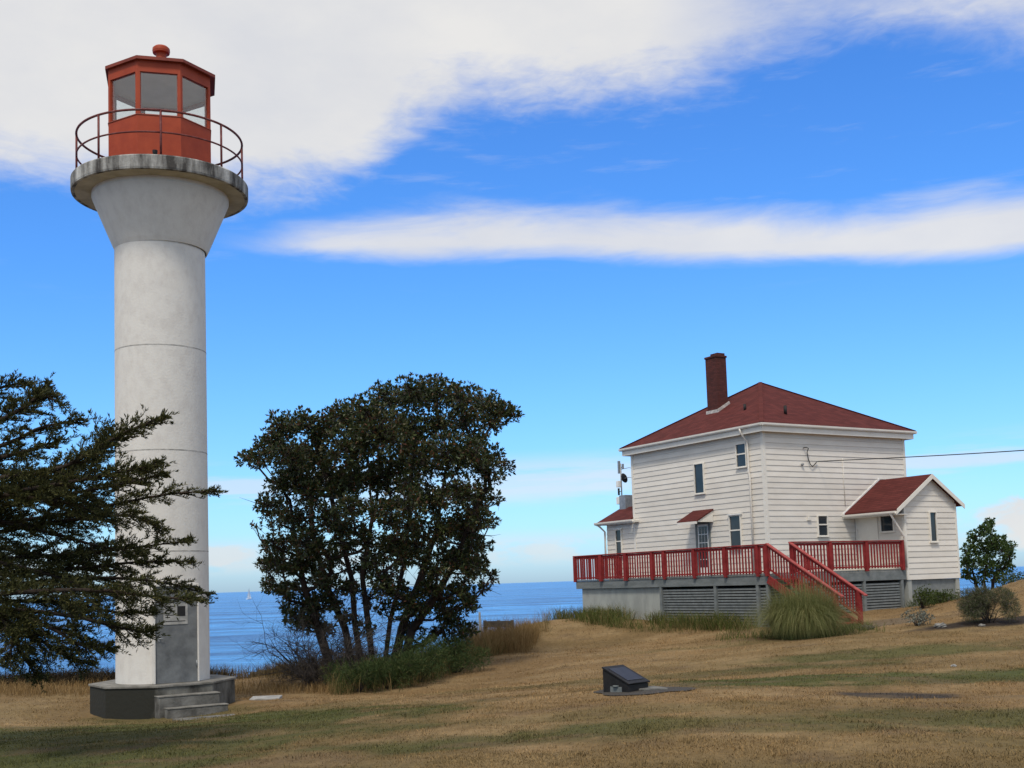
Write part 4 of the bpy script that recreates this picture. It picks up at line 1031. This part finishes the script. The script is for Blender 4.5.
for a,e in tw: 
    a=Vector(a);e=Vector(e); m_=a.lerp(e,.55)+Vector((random.gauss(0,.04),random.gauss(0,.04),random.gauss(0,.04)))
    b.tube([inv(a),inv(m_),inv(e)],[.012,.008,.004],3)
# bare twigs at the lower left
low_=[p for p in pts if p.z<base.z+5.2]
for k in range(900):
    p=random.choice(low_); q=p+Vector((max(-.6,min(.5,random.gauss(-.1,.3))),random.gauss(0,.35),max(-.4,min(.6,random.gauss(.12,.25)))))
    b.tube([inv(p),inv(p.lerp(q,.5)+Vector((random.gauss(0,.05),0,random.gauss(0,.05)))),inv(q)],[.011,.008,.003],3)
b.build('twigs',M['twig'],AT)

# small tree right of the house
ST=55.0
sb=at(985,602,ST); sb.z=Z(sb.x,sb.y)-.1
small=[(985,530,10),(975,538,10),(995,540,11),(968,550,9),(985,550,13),(1002,552,9),(1010,545,6),(972,562,10),(990,565,12),(1005,566,9),(968,575,7),(984,578,9),(998,577,7),(1008,558,5),(963,562,6),(988,524,6)]
c2=[];r2=[]
for px,py,r in small:
    for s_ in (-1,1):
        p=at(px+random.uniform(-2,2),py+random.uniform(-2,2),ST+s_*random.uniform(.1,1.1)); c2.append(tuple(p)); r2.append(r/F*ST*random.uniform(.75,1))
TR=thing('small_tree','small round leafy tree beyond the annex at the right','tree',tuple(sb))
q=lambda px,py,d=0:at(px,py,ST+d)
pts,par,w,tips=skeleton([[sb,q(976,585,-.2),q(971,565,-.3)],[sb+Vector((.15,.1,0)),q(984,580,.2),q(988,555,.2)],[sb+Vector((.3,0,0)),q(993,582,0),q(1000,560,.1)]],c2,.25)
b=MB(); wood(b,[Vector(p)-sb for p in pts],par,w,r1=.022,pw=.5)
M['smallleaf']=leaf_mat('small_leaf',[(0,(.026,.048,.012)),(.5,(.05,.09,.021)),(1,(.09,.13,.032))],.5,.3,.3)
tw=[]; V,Fc=leaf_cloud(c2,r2,290,(.1,.17),(.06,.1),tw,rosette=5); tri_mesh('crown',V-np.array(sb),Fc,M['smallleaf'],TR)
for a,e in tw: b.tube([Vector(a)-sb,Vector(e)-sb],[.01,.004],3)
b.build('trunk',M['bark'],TR)

# ------------------------------------------------------------------ conifer at the left edge
CD=15.0
def conifer():
    tx,ty=at(-120,500,CD).xy; bz=Z(tx,ty)
    o=Vector((tx,ty,bz-.1))
    CT=thing('conifer_tree','dark windswept conifer reaching in from the left in front of the tower','tree',tuple(o))
    tk=MB(); top=at(-150,300,CD)
    tk.tube([(0,0,0),(.03,0,.6),(-.02,.05,2),(.06,0,3.6),(-.1,.1,5.2),(-.15,.1,6.6),(-.2,.05,7.4)],[.27,.2,.17,.14,.1,.06,.02],10)
    limbs=[[(-120,430),(-40,405),(0,388),(24,383)],[(-120,450),(-20,428),(20,410),(40,396),(62,404)],[(-120,455),(-10,425),(30,402),(44,386)],
     [(-120,470),(0,446),(40,428),(78,420)],[(-120,480),(0,458),(30,450),(60,440)],[(-120,500),(0,478),(60,468),(100,446),(130,430),(162,417)],
     [(-120,510),(0,490),(50,478),(90,458),(112,436)],[(-120,520),(0,496),(70,482),(120,472),(158,464)],[(-120,530),(0,508),(80,492),(130,482),(160,474)],
     [(-120,545),(0,525),(60,515),(120,503),(170,494),(216,491)],[(-120,550),(0,532),(70,520),(130,516),(160,530)],
     [(-120,570),(0,560),(80,554),(130,548),(186,541)],[(-120,580),(0,574),(80,568),(140,562),(190,562)],[(-120,590),(0,586),(90,578),(160,582),(206,594)],
     [(-120,595),(0,594),(90,590),(150,596),(196,600)],[(-120,600),(0,602),(60,602),(115,612),(152,612)],[(-120,606),(0,610),(70,616),(120,628),(150,632)],
     [(-120,612),(0,622),(40,640),(64,655),(88,664)],[(-120,612),(0,628),(22,655),(36,676)],[(-120,610),(0,615),(50,628),(80,645),(110,650)],
     [(-120,530),(-30,520),(40,530),(95,545),(140,552)],[(-120,500),(-30,495),(30,498),(75,505),(110,520)],[(-120,560),(-30,560),(40,572),(90,590),(130,600)],
     [(-120,480),(-40,470),(10,472),(50,490),(90,500)],[(-120,590),(-30,600),(10,630),(8,660)],[(-120,540),(-50,545),(10,550),(70,560),(120,572)]]
    wd=MB(); P=[];Dn=[];tips=[]
    def spray(p,d,ln):
        """a twig carrying short scale-leaf tufts"""
        n=max(8,int(ln/.0095)); t=rng.random(n)**.8
        base_=np.array(p)[None]+np.array(d)[None]*(t*ln)[:,None]
        base_[:,2]-=.10*ln*t*t
        dirs=np.array(d)[None]*1.0+unit(n)*.8; dirs[:,2]+=.35
        P.append(base_); Dn.append(dirs)
    for li,L_ in enumerate(limbs):
        off=random.uniform(-1.5,1.5); pts_=[]
        for k,(px,py) in enumerate(L_):
            yy=CD+off*min(1,(k+.3)/2.2)
            pts_.append(at(px,py,yy)-o if k else Vector((0,0,at(px,py,CD).z-o.z-.15)))
        # smooth by Catmull-Rom
        cr=[]
        for k in range(len(pts_)-1):
            p0=pts_[max(k-1,0)];p1=pts_[k];p2=pts_[k+1];p3=pts_[min(k+2,len(pts_)-1)]
            for i in range(8):
                t=i/8; cr.append(.5*((2*p1)+(p2-p0)*t+(2*p0-5*p1+4*p2-p3)*t*t+(3*p1-p0-3*p2+p3)*t**3))
        cr.append(pts_[-1]); m=len(cr)
        wd.tube(cr,[.032*(1-k/m)**.8+.004 for k in range(m)],6)
        tot=sum((cr[k+1]-cr[k]).length for k in range(m-1))
        for k in range(int(m*.18),m):
            f=k/(m-1); d=(cr[min(k+1,m-1)]-cr[max(k-1,0)]).normalized()
            for sd in range((2 if li<5 else 3) if random.random()<(.62 if li<13 else .85) else 4):
                ln=((.42 if li<5 else .62)*(1-f)**.8+.13)*random.uniform(.45,1.0)
                sv=d.orthogonal(); sv.rotate(Matrix.Rotation(random.uniform(0,6.28),3,d))
                sv.z=sv.z*.36+.03
                dd=(d*random.uniform(.6,1.1)+sv*random.uniform(.5,1.0)).normalized()
                e=cr[k]+dd*ln; e.z-=.10*ln
                if random.random()<.7: wd.tube([cr[k],cr[k].lerp(e,.5)+Vector((0,0,.02*ln)),e],[.009,.006,.003],3)
                spray(cr[k]+dd*ln*.12,dd,ln*.95)
                for _ in range(int(ln*11)+1):
                    tt=random.uniform(.25,.95); s2=Vector((random.gauss(0,1),random.gauss(0,1),random.gauss(.18,.28))).normalized()
                    d3=(dd*.9+s2*.7).normalized(); spray(cr[k].lerp(e,tt),d3,ln*random.uniform(.2,.42))
        spray(cr[-3],(cr[-1]-cr[-4]).normalized(),.28)
    # crown out of frame: simpler boughs on the trunk's other sides
    for k in range(46):
        h=random.uniform(2.0,7.2); a=random.uniform(R(125),R(240)) if k>0 else R(180)
        ln=(2.6-.28*abs(h-3))*random.uniform(.6,1); d=Vector((math.cos(a),math.sin(a),random.uniform(-.05,.3))).normalized()
        p0=Vector((0,0,h)); e=p0+d*ln
        wd.tube([p0,p0.lerp(e,.5)+Vector((0,0,.06)),e],[.04,.025,.006],5)
        for j in range(24):
            t=random.uniform(.2,1); s2=Vector((random.gauss(0,1),random.gauss(0,1),random.gauss(0,.4))).normalized(); dd=(d+s2*.8).normalized(); l2=.7*(1.15-t)+.15
            spray(p0.lerp(e,t),dd,l2)
            for _ in range(3): spray(p0.lerp(e,t)+dd*l2*random.uniform(.2,.9),(dd+Vector((random.gauss(0,.7),random.gauss(0,.7),random.gauss(0,.4)))).normalized(),l2*.4)
    for k in range(34):
        h=random.uniform(4.9,7.5); a=random.uniform(0,6.28); ln=(1.15-.13*(h-4.9))*random.uniform(.6,1); d=Vector((math.cos(a),math.sin(a),random.uniform(0,.4))).normalized()
        p0=Vector((-.1-.03*max(0,h-5),.08,h)); wd.tube([p0,p0+d*ln],[.02,.004],4)
        for j in range(12):
            t=random.uniform(.15,1); dd=(d+Vector((random.gauss(0,.8),random.gauss(0,.8),random.gauss(0,.35)))).normalized(); spray(p0+d*ln*t,dd,.32*(1.3-t))
    tk.build('trunk',M['bark'],CT); wd.build('branches',M['bark'],CT)
    P_=np.concatenate(P);D_=np.concatenate(Dn); n=len(P_)
    V,Fc=leaf_quads(P_,D_,unit(n),rng.uniform(.03,.07,n),rng.uniform(.009,.017,n))
    lm=leaf_mat('conifer_needle',[(0,(.02,.024,.009)),(.45,(.044,.048,.016)),(.8,(.085,.088,.028)),(1,(.14,.125,.042))],.6,.25,.2)
    tri_mesh('needles',V,Fc,lm,CT)
    print('conifer needles',n)
conifer()

# ------------------------------------------------------------------ shrubs
def fountain(name,label,cat,px,py,Y,h,rx,n,m,lean=(.3,1.0),w=(.006,.012),group=None,curve=1.0,sub=0):
    """a clump of arching blades from one crown"""
    g=gp(px,py,Y); a=rng.uniform(0,2*np.pi,n); r=rx*(.5 if curve>1.5 else .35)*np.sqrt(rng.random(n))
    P=np.c_[r*np.cos(a),r*np.sin(a),np.zeros(n)-.03]
    H=h*rng.uniform(.35,1.12,n); a2=a+rng.normal(0,.5,n); ln=rng.uniform(*lean,n)*rx/h
    if sub:      # several smaller crowns growing into one bush
        k_=rng.integers(0,sub,n); ca=rng.uniform(0,2*np.pi,sub); cr_=rx*.75*np.sqrt(rng.random(sub)); hs=rng.uniform(.35,1.3,sub)*(1-.35*(cr_/rx)**2)
        P[:,0]+=(cr_*np.cos(ca))[k_]; P[:,1]+=(cr_*np.sin(ca))[k_]; H=H*hs[k_]; ln=ln*.75
        P[:,2]=zg(P[:,0]+g.x,P[:,1]+g.y)-g.z-.03
    # three-joint arching blade
    S=np.c_[-np.sin(a2),np.cos(a2),np.zeros(n)]*rng.uniform(*w,n)[:,None]*.5
    dirv=np.c_[np.cos(a2),np.sin(a2),np.zeros(n)]
    def pt(t):
        return P+dirv*(ln*H*t**1.6)[:,None]+np.array([0,0,1])*(H*(t*1.25-curve*.45*t**3*np.clip(ln*1.5,0,1.4)))[:,None]
    T=[0,.3,.55,.8,1.0]; V=[]
    for k,t in enumerate(T):
        c_=pt(t); f=1-.85*t
        V+= [c_-S*f,c_+S*f] if k<4 else [c_]
    V=np.stack(V,1); i=np.arange(n)[:,None]*9; Fs=[]
    for k in range(3): Fs+=[i+np.array([[2*k,2*k+1,2*k+3]]),i+np.array([[2*k,2*k+3,2*k+2]])]
    Fs.append(i+np.array([[6,7,8]]))
    Fc=np.concatenate(Fs,1).reshape(-1,3)
    o=tri_mesh(name,V.reshape(-1,3),Fc,m); o.location=g
    return tag(o,label,cat,group)
M['pampas']=leaf_mat('pampas_blade',[(0,(.085,.105,.035)),(.5,(.18,.195,.066)),(.85,(.24,.235,.09)),(1,(.32,.28,.125))],.6,.3,.25)
fountain('ornamental_grass','large arching green ornamental grass clump beside the deck stairs','ornamental grass',804,640,34.3,1.62,1.65,13000,M['pampas'],(.08,1.0),(.007,.014),None,1.9)
M['broom']=leaf_mat('broom_stem',[(0,(.024,.044,.014)),(.5,(.044,.074,.021)),(.85,(.075,.1,.03)),(1,(.13,.13,.05))],.6,.25,.2)
M['lav']=leaf_mat('lavender_stem',[(0,(.06,.075,.034)),(.55,(.10,.112,.056)),(.8,(.15,.14,.085)),(1,(.16,.125,.135))],.75,.2,.15)
M['greyleaf']=leaf_mat('grey_leaf',[(0,(.09,.1,.08)),(.6,(.17,.18,.15)),(1,(.26,.27,.23))],.8,.2,.1)
def bush(name,label,px,py,Y,rx,h,m,per=500,L_=(.05,.09),W_=(.02,.04),bark='twig',group=None):
    g=gp(px,py,Y); T=thing(name,label,'bush',tuple(g),0,group)
    cs_=[];rs=[]
    for k in range(14):
        a=random.uniform(0,6.28); r=rx*math.sqrt(random.random())*.75; zz=h*random.uniform(.3,.85)*(1-.4*(r/rx)**2)
        cs_.append((r*math.cos(a),r*math.sin(a),zz)); rs.append(rx*random.uniform(.25,.42))
    V,Fc=leaf_cloud(cs_,rs,per,L_,W_); tri_mesh('leaves',V,Fc,m,T)
    b=MB()
    for c_ in cs_:
        b.tube([(random.gauss(0,.04),random.gauss(0,.04),-.05),(c_[0]*.5,c_[1]*.5,c_[2]*.55),c_],[.016,.01,.005],4)
    b.build('stems',M[bark],T); return T
bush('lavender_bush','rounded grey green lavender bush on the soil bed at the right',988,618,33.1,.8,1.02,M['lav'],3200,(.07,.2),(.006,.013))
bush('grey_bush','small pale grey leaved bush left of the round pale stone',917,621,34.2,.48,.55,M['greyleaf'])
for (px,py,Y,h,rx,lb) in ((358,689,29.3,.6,.75,'low dark green bush at the left end of the bank'),
                          (388,682,30.3,.85,.85,'dark green bush on the bank below the big tree trunks'),
                          (420,672,31.6,.95,.9,'rounded green bush at the right foot of the big tree'),
                          (455,660,33.4,.8,.9,'green bush beside straw grass near the dark beam')):
    bush('broom_bush',lb,px,py,Y,rx*1.15,h*1.35,M['broom'],1100,(.07,.16),(.008,.016),'twig','green bushes on the bank')
M['weed']=leaf_mat('weed_leaf',[(0,(.03,.05,.012)),(.6,(.06,.085,.02)),(1,(.1,.12,.035))],.6,.3,.2)
grass_area('rough_grass','weeds and dry grass round the foot of the ornamental grass clump',[(6.2,33.2),(10.4,33.2),(10.6,36.2),(6.0,36.2)],230,(.12,.42),M['roughleaf'],wr=(.008,.018),cut=.34,lean=.6)
grass_area('straw_grass','tall straw grass hiding the legs of the dark timber beam',[(-1.8,38.2),(.3,38.2),(.9,42.6),(-1.6,42.6)],330,(.55,1.15),M['straw'],wr=(.006,.013),cut=.25,lean=.4)
grass_area('shore_scrub','dark low scrub along the rocky bank left of the lighthouse',[(-22,31.6),(-9.2,31.4),(-8.2,34),(-22,34.5)],480,(.3,.62),M['scrub'],wr=(.01,.025),cut=.25,lean=.7)
bush('green_bush','low green weedy bush growing against the annex foundation',921,605,39.3,.6,.75,M['weed'])
bush('green_bush','low green bush spreading along the foot of the annex wall',944,606,40.8,.6,.4,M['weed'])
bush('shore_bush','dark low bush on the skyline at the far right edge',1020,577,46,1.0,.5,M['weed'])
# dead shrub left of the tree
def dead_shrub():
    g=gp(322,668,31.0); T=thing('bare_shrub','leafless grey twiggy shrub at the left of the big tree','shrub',tuple(g))
    b=MB()
    def grow(p,d,ln,r,lv):
        n=4; pts_=[p]; q=p.copy(); dd=d.copy()
        for i in range(n):
            dd=(dd+Vector((random.gauss(0,.22),random.gauss(0,.22),random.gauss(0,.12)))).normalized(); q=q+dd*ln/n; pts_.append(q.copy())
        b.tube(pts_,[r*(1-.6*i/n) for i in range(n+1)],4 if lv else 5)
        if lv<3:
            for k in range(5 if lv<2 else 4):
                s_=random.choice(pts_[1:]); nd=(dd*.6+Vector((random.gauss(0,.8),random.gauss(0,.8),random.gauss(.15,.5)))).normalized(); grow(s_.copy(),nd,ln*random.uniform(.45,.7),r*.5,lv+1)
    for k in range(34):
        a=random.uniform(0,6.28); grow(Vector((.25*math.cos(a),.25*math.sin(a),-.05)),Vector((math.cos(a)*.6-.1,math.sin(a)*.6,1)).normalized(),random.uniform(.95,1.75),.022,0)
    b.build('branches',M['twig'],T)
    cs_=[(random.gauss(0,.4),random.gauss(0,.4),random.uniform(.2,.8)) for k in range(10)]
    V,Fc=leaf_cloud(cs_,[.22]*10,260,(.03,.05),(.012,.02)); tri_mesh('leaves',V,Fc,M['dryleaf'],T)
M['dryleaf']=leaf_mat('dry_leaf',[(0,(.03,.028,.014)),(.6,(.06,.05,.026)),(1,(.1,.075,.04))],.8,.2,.1)
dead_shrub()
# rocks on the bank
for (px,py,Y,r,lb) in ((262,682,38,.32,'dark rock on the bank right of the lighthouse'),(283,676,39,.4,'larger brown rock on the bank below the bare shrub'),(300,668,41,.38,'rock on top of the bank beside the bare shrub')):
    stone('shore_rock',px,py,Y,r,lb,'rock',.55)

# ------------------------------------------------------------------ light
SUN_EL,SUN_AZ=R(56),R(196)                       # azimuth clockwise from +Y: behind the camera, a little to the left
sd=Vector((math.sin(SUN_AZ)*math.cos(SUN_EL),math.cos(SUN_AZ)*math.cos(SUN_EL),math.sin(SUN_EL)))
sun=bpy.data.lights.new('sun','SUN'); sun.energy=2.2; sun.angle=R(11); sun.color=(1,.92,.80)
so=bpy.data.objects.new('sun',sun); col.objects.link(so); so.rotation_euler=(-sd).to_track_quat('-Z','Y').to_euler()
w=bpy.data.worlds.new('World'); scene.world=w; w.use_nodes=True
nt=w.node_tree; N=nt.nodes; L=nt.links; N.clear()
def nd(t,**k):
    n=N.new(t)
    for a,v in k.items(): setattr(n,a,v)
    return n
def math_(op,a,b_=None,c_=None,clamp=False):
    n=nd('ShaderNodeMath',operation=op,use_clamp=clamp)
    for i,v in enumerate((a,b_,c_)):
        if v is None: continue
        if isinstance(v,(int,float)): n.inputs[i].default_value=v
        else: L.new(v,n.inputs[i])
    return n.outputs[0]
def maprange(v,a,b_,c_=0,d_=1,smooth=True):
    n=nd('ShaderNodeMapRange',interpolation_type='SMOOTHSTEP' if smooth else 'LINEAR'); L.new(v,n.inputs['Value'])
    for k,x in (('From Min',a),('From Max',b_),('To Min',c_),('To Max',d_)):
        if isinstance(x,(int,float)): n.inputs[k].default_value=x
        else: L.new(x,n.inputs[k])
    return n.outputs['Result']
tc=nd('ShaderNodeTexCoord'); sp=nd('ShaderNodeSeparateXYZ'); L.new(tc.outputs['Generated'],sp.inputs[0])
sky=nd('ShaderNodeTexSky',sky_type='NISHITA'); sky.sun_disc=False; sky.sun_elevation=SUN_EL; sky.sun_rotation=SUN_AZ; sky.air_density=1; sky.dust_density=.6; sky.ozone_density=2.2
DEG=57.29578
az=math_('MULTIPLY',math_('ARCTAN2',sp.outputs['X'],sp.outputs['Y']),DEG)
el=math_('MULTIPLY',math_('ARCSINE',sp.outputs['Z']),DEG)
def curve(pts,lo=-45.,hi=45.,vmax=40.):
    """piecewise curve of elevation over azimuth"""
    x=maprange(az,lo,hi,0,1,False)
    n=nd('ShaderNodeFloatCurve'); L.new(x,n.inputs['Value']); cv=n.mapping.curves[0]
    P=[((a-lo)/(hi-lo),e/vmax) for a,e in pts]
    cv.points[0].location=P[0]; cv.points[1].location=P[-1]
    for p in P[1:-1]: cv.points.new(*p)
    n.mapping.update()
    return math_('MULTIPLY',n.outputs[0],vmax)
def noise(sc,sx,sy,det=6,rough=.6,seed=0.,dist=0.):
    cb=nd('ShaderNodeCombineXYZ'); L.new(math_('MULTIPLY',az,sx),cb.inputs[0]); L.new(math_('MULTIPLY',el,sy),cb.inputs[1]); cb.inputs[2].default_value=seed
    n=nd('ShaderNodeTexNoise'); n.inputs['Scale'].default_value=sc; n.inputs['Detail'].default_value=det; n.inputs['Roughness'].default_value=rough; n.inputs['Distortion'].default_value=dist
    L.new(cb.outputs[0],n.inputs['Vector']); return n.outputs['Fac']
# big upper cloud bank
low=curve([(-45,18.4),(-23.8,18.5),(-20.8,18.6),(-13,18.7),(-7.8,19.4),(-3.5,22.3),(3,22.7),(7.6,23.1),(11.1,23.7),(15,24.3),(19.7,23.9),(22.3,23.0),(24.9,22.1),(45,21)])
n1=noise(.2,.8,1.7,9,.58,14.6,.6); n1b=noise(.07,1,1.3,4,.5,7.7)
e1=math_('ADD',math_('SUBTRACT',el,low),math_('MULTIPLY',math_('SUBTRACT',n1,.5),4.2))
e1=math_('ADD',e1,math_('MULTIPLY',math_('SUBTRACT',n1b,.5),2.6))
e1=math_('ADD',e1,math_('MULTIPLY',math_('SUBTRACT',noise(1.1,.6,1.8,6,.6,6.1,.5),.5),1.9))
dens1=math_('MULTIPLY',maprange(e1,-1.2,2.3),math_('SUBTRACT',1.0,math_('MULTIPLY',maprange(az,7,15),math_('MULTIPLY_ADD',noise(.3,.5,1.6,6,.6,8.8),1.1,-.12))))
# the long band
bot=curve([(-45,16.4),(-13.5,16.15),(-10,15.8),(-5.2,15.6),(1.8,15.45),(10.6,14.85),(19,14.05),(24.3,13.7),(45,13)])
top=curve([(-45,16.6),(-13.5,16.9),(-10,17.5),(-3.6,18.3),(2.9,18.3),(9.8,17.6),(17.3,16.9),(21.8,17.2),(24.5,17.0),(45,16)])
n2=noise(.32,.45,2.0,9,.58,4.1,.4)
d2a=maprange(math_('ADD',math_('SUBTRACT',el,bot),math_('MULTIPLY',math_('SUBTRACT',n2,.5),1.3)),-.15,.85)
d2b=maprange(math_('ADD',math_('SUBTRACT',top,el),math_('MULTIPLY',math_('SUBTRACT',n2,.5),2.4)),-.5,1.5)
fade=maprange(az,-15.5,-7.5)
dens2=math_('MULTIPLY',math_('MULTIPLY',math_('MULTIPLY',d2a,d2b),fade),.93)
# faint streaks low down, and small cumulus near the horizon
n3=noise(.16,.35,3.2,6,.6,9.2); st=math_('MULTIPLY',math_('MULTIPLY',maprange(n3,.43,.6),math_('MULTIPLY',maprange(el,3.4,4.6),maprange(el,6.6,5.2))),.6)
n4=noise(.33,.6,1.5,6,.6,2.7); cu=math_('MULTIPLY',math_('MULTIPLY',maprange(n4,.43,.56),math_('MULTIPLY',maprange(el,.6,1.3),maprange(el,2.8,1.7))),.5)
n5=noise(.5,.35,2.5,6,.6,5.5); ws=math_('MULTIPLY',math_('MULTIPLY',maprange(n5,.55,.75),maprange(el,12,19)),.13)
# unseen clouds overhead and behind the camera, added for soft white fill light
tcn=nd('ShaderNodeTexNoise'); tcn.inputs['Scale'].default_value=2.2; tcn.inputs['Detail'].default_value=6; L.new(tc.outputs['Generated'],tcn.inputs['Vector'])
behind=math_('MULTIPLY',maprange(math_('ABSOLUTE',az),50,75),math_('MULTIPLY',maprange(tcn.outputs['Fac'],.32,.5),maprange(el,6,14)))
def bank(a0,e0,wa,we,nz,k):
    # a named cloud: an ellipse of sky with a ragged edge
    r=math_('ADD',math_('POWER',math_('ABSOLUTE',math_('DIVIDE',math_('SUBTRACT',az,a0),wa)),2.0),math_('POWER',math_('ABSOLUTE',math_('DIVIDE',math_('SUBTRACT',el,e0),we)),2.0))
    return math_('MULTIPLY',maprange(math_('ADD',r,math_('MULTIPLY',math_('SUBTRACT',nz,.5),2.6)),1.3,.25),k)
nb1=noise(.9,.7,1.5,7,.6,3.9,.4); nb2=noise(.5,.3,2.4,6,.6,5.1,.3)
extra=math_('MAXIMUM',math_('MAXIMUM',bank(24.4,2.0,2.9,1.2,nb1,.97),bank(1.5,1.6,1.3,.4,nb1,.6)),math_('MAXIMUM',bank(3.2,5.0,7.5,.5,nb2,.5),bank(21.5,5.0,5.0,.45,nb2,.6)))
extra=math_('MAXIMUM',extra,math_('MAXIMUM',bank(-14.5,1.7,2.5,.6,nb1,.75),bank(-13,5.0,3.5,.4,nb2,.55)))
behind=math_('MAXIMUM',behind,extra)
d=math_('MAXIMUM',math_('MAXIMUM',dens1,dens2),math_('MAXIMUM',math_('MAXIMUM',st,cu),math_('MAXIMUM',ws,behind)))
d=math_('MULTIPLY',d,.97)
# colour of the air: deeper and bluer high up
gr_=nd('ShaderNodeValToRGB'); cr=gr_.color_ramp
L.new(maprange(el,0,30,0,1,False),gr_.inputs['Fac'])
GR=[(0,(.66,.94,1.42)),(.1,(.63,.99,1.42)),(.3,(.54,1.0,1.48)),(.5,(.46,.97,1.58)),(.8,(.43,.94,1.62)),(1,(.44,.94,1.6))]
cr.elements[0].position=0; cr.elements[0].color=(*GR[0][1],1); cr.elements[1].position=1; cr.elements[1].color=(*GR[-1][1],1)
for p,c_ in GR[1:-1]:
    e=cr.elements.new(p); e.color=(*c_,1)
mx=nd('ShaderNodeMix',data_type='RGBA',blend_type='MULTIPLY'); mx.inputs['Factor'].default_value=1
L.new(sky.outputs['Color'],mx.inputs['A']); L.new(gr_.outputs['Color'],mx.inputs['B'])
bg1=nd('ShaderNodeBackground'); bg1.inputs['Strength'].default_value=.12; L.new(mx.outputs['Result'],bg1.inputs['Color'])
bg2=nd('ShaderNodeBackground'); bg2.inputs['Strength'].default_value=.74
cs=nd('ShaderNodeValToRGB'); cs.color_ramp.elements[0].color=(.86,.87,.9,1); cs.color_ramp.elements[1].color=(1.0,.985,.955,1); cs.color_ramp.elements[0].position=.3; cs.color_ramp.elements[1].position=.7
L.new(noise(.12,.8,1.6,6,.6,3.3),cs.inputs['Fac']); L.new(cs.outputs['Color'],bg2.inputs['Color'])
ms=nd('ShaderNodeMixShader'); L.new(d,ms.inputs['Fac']); L.new(bg1.outputs[0],ms.inputs[1]); L.new(bg2.outputs[0],ms.inputs[2])
out=nd('ShaderNodeOutputWorld'); L.new(ms.outputs[0],out.inputs['Surface'])

vs_=scene.view_settings; vs_.view_transform='Standard'; vs_.look='None'; vs_.exposure=0.18; vs_.gamma=1; vs_.use_curve_mapping=False
scene.render.engine='CYCLES'; scene.cycles.use_denoising=True; scene.cycles.max_bounces=6; scene.cycles.transparent_max_bounces=12
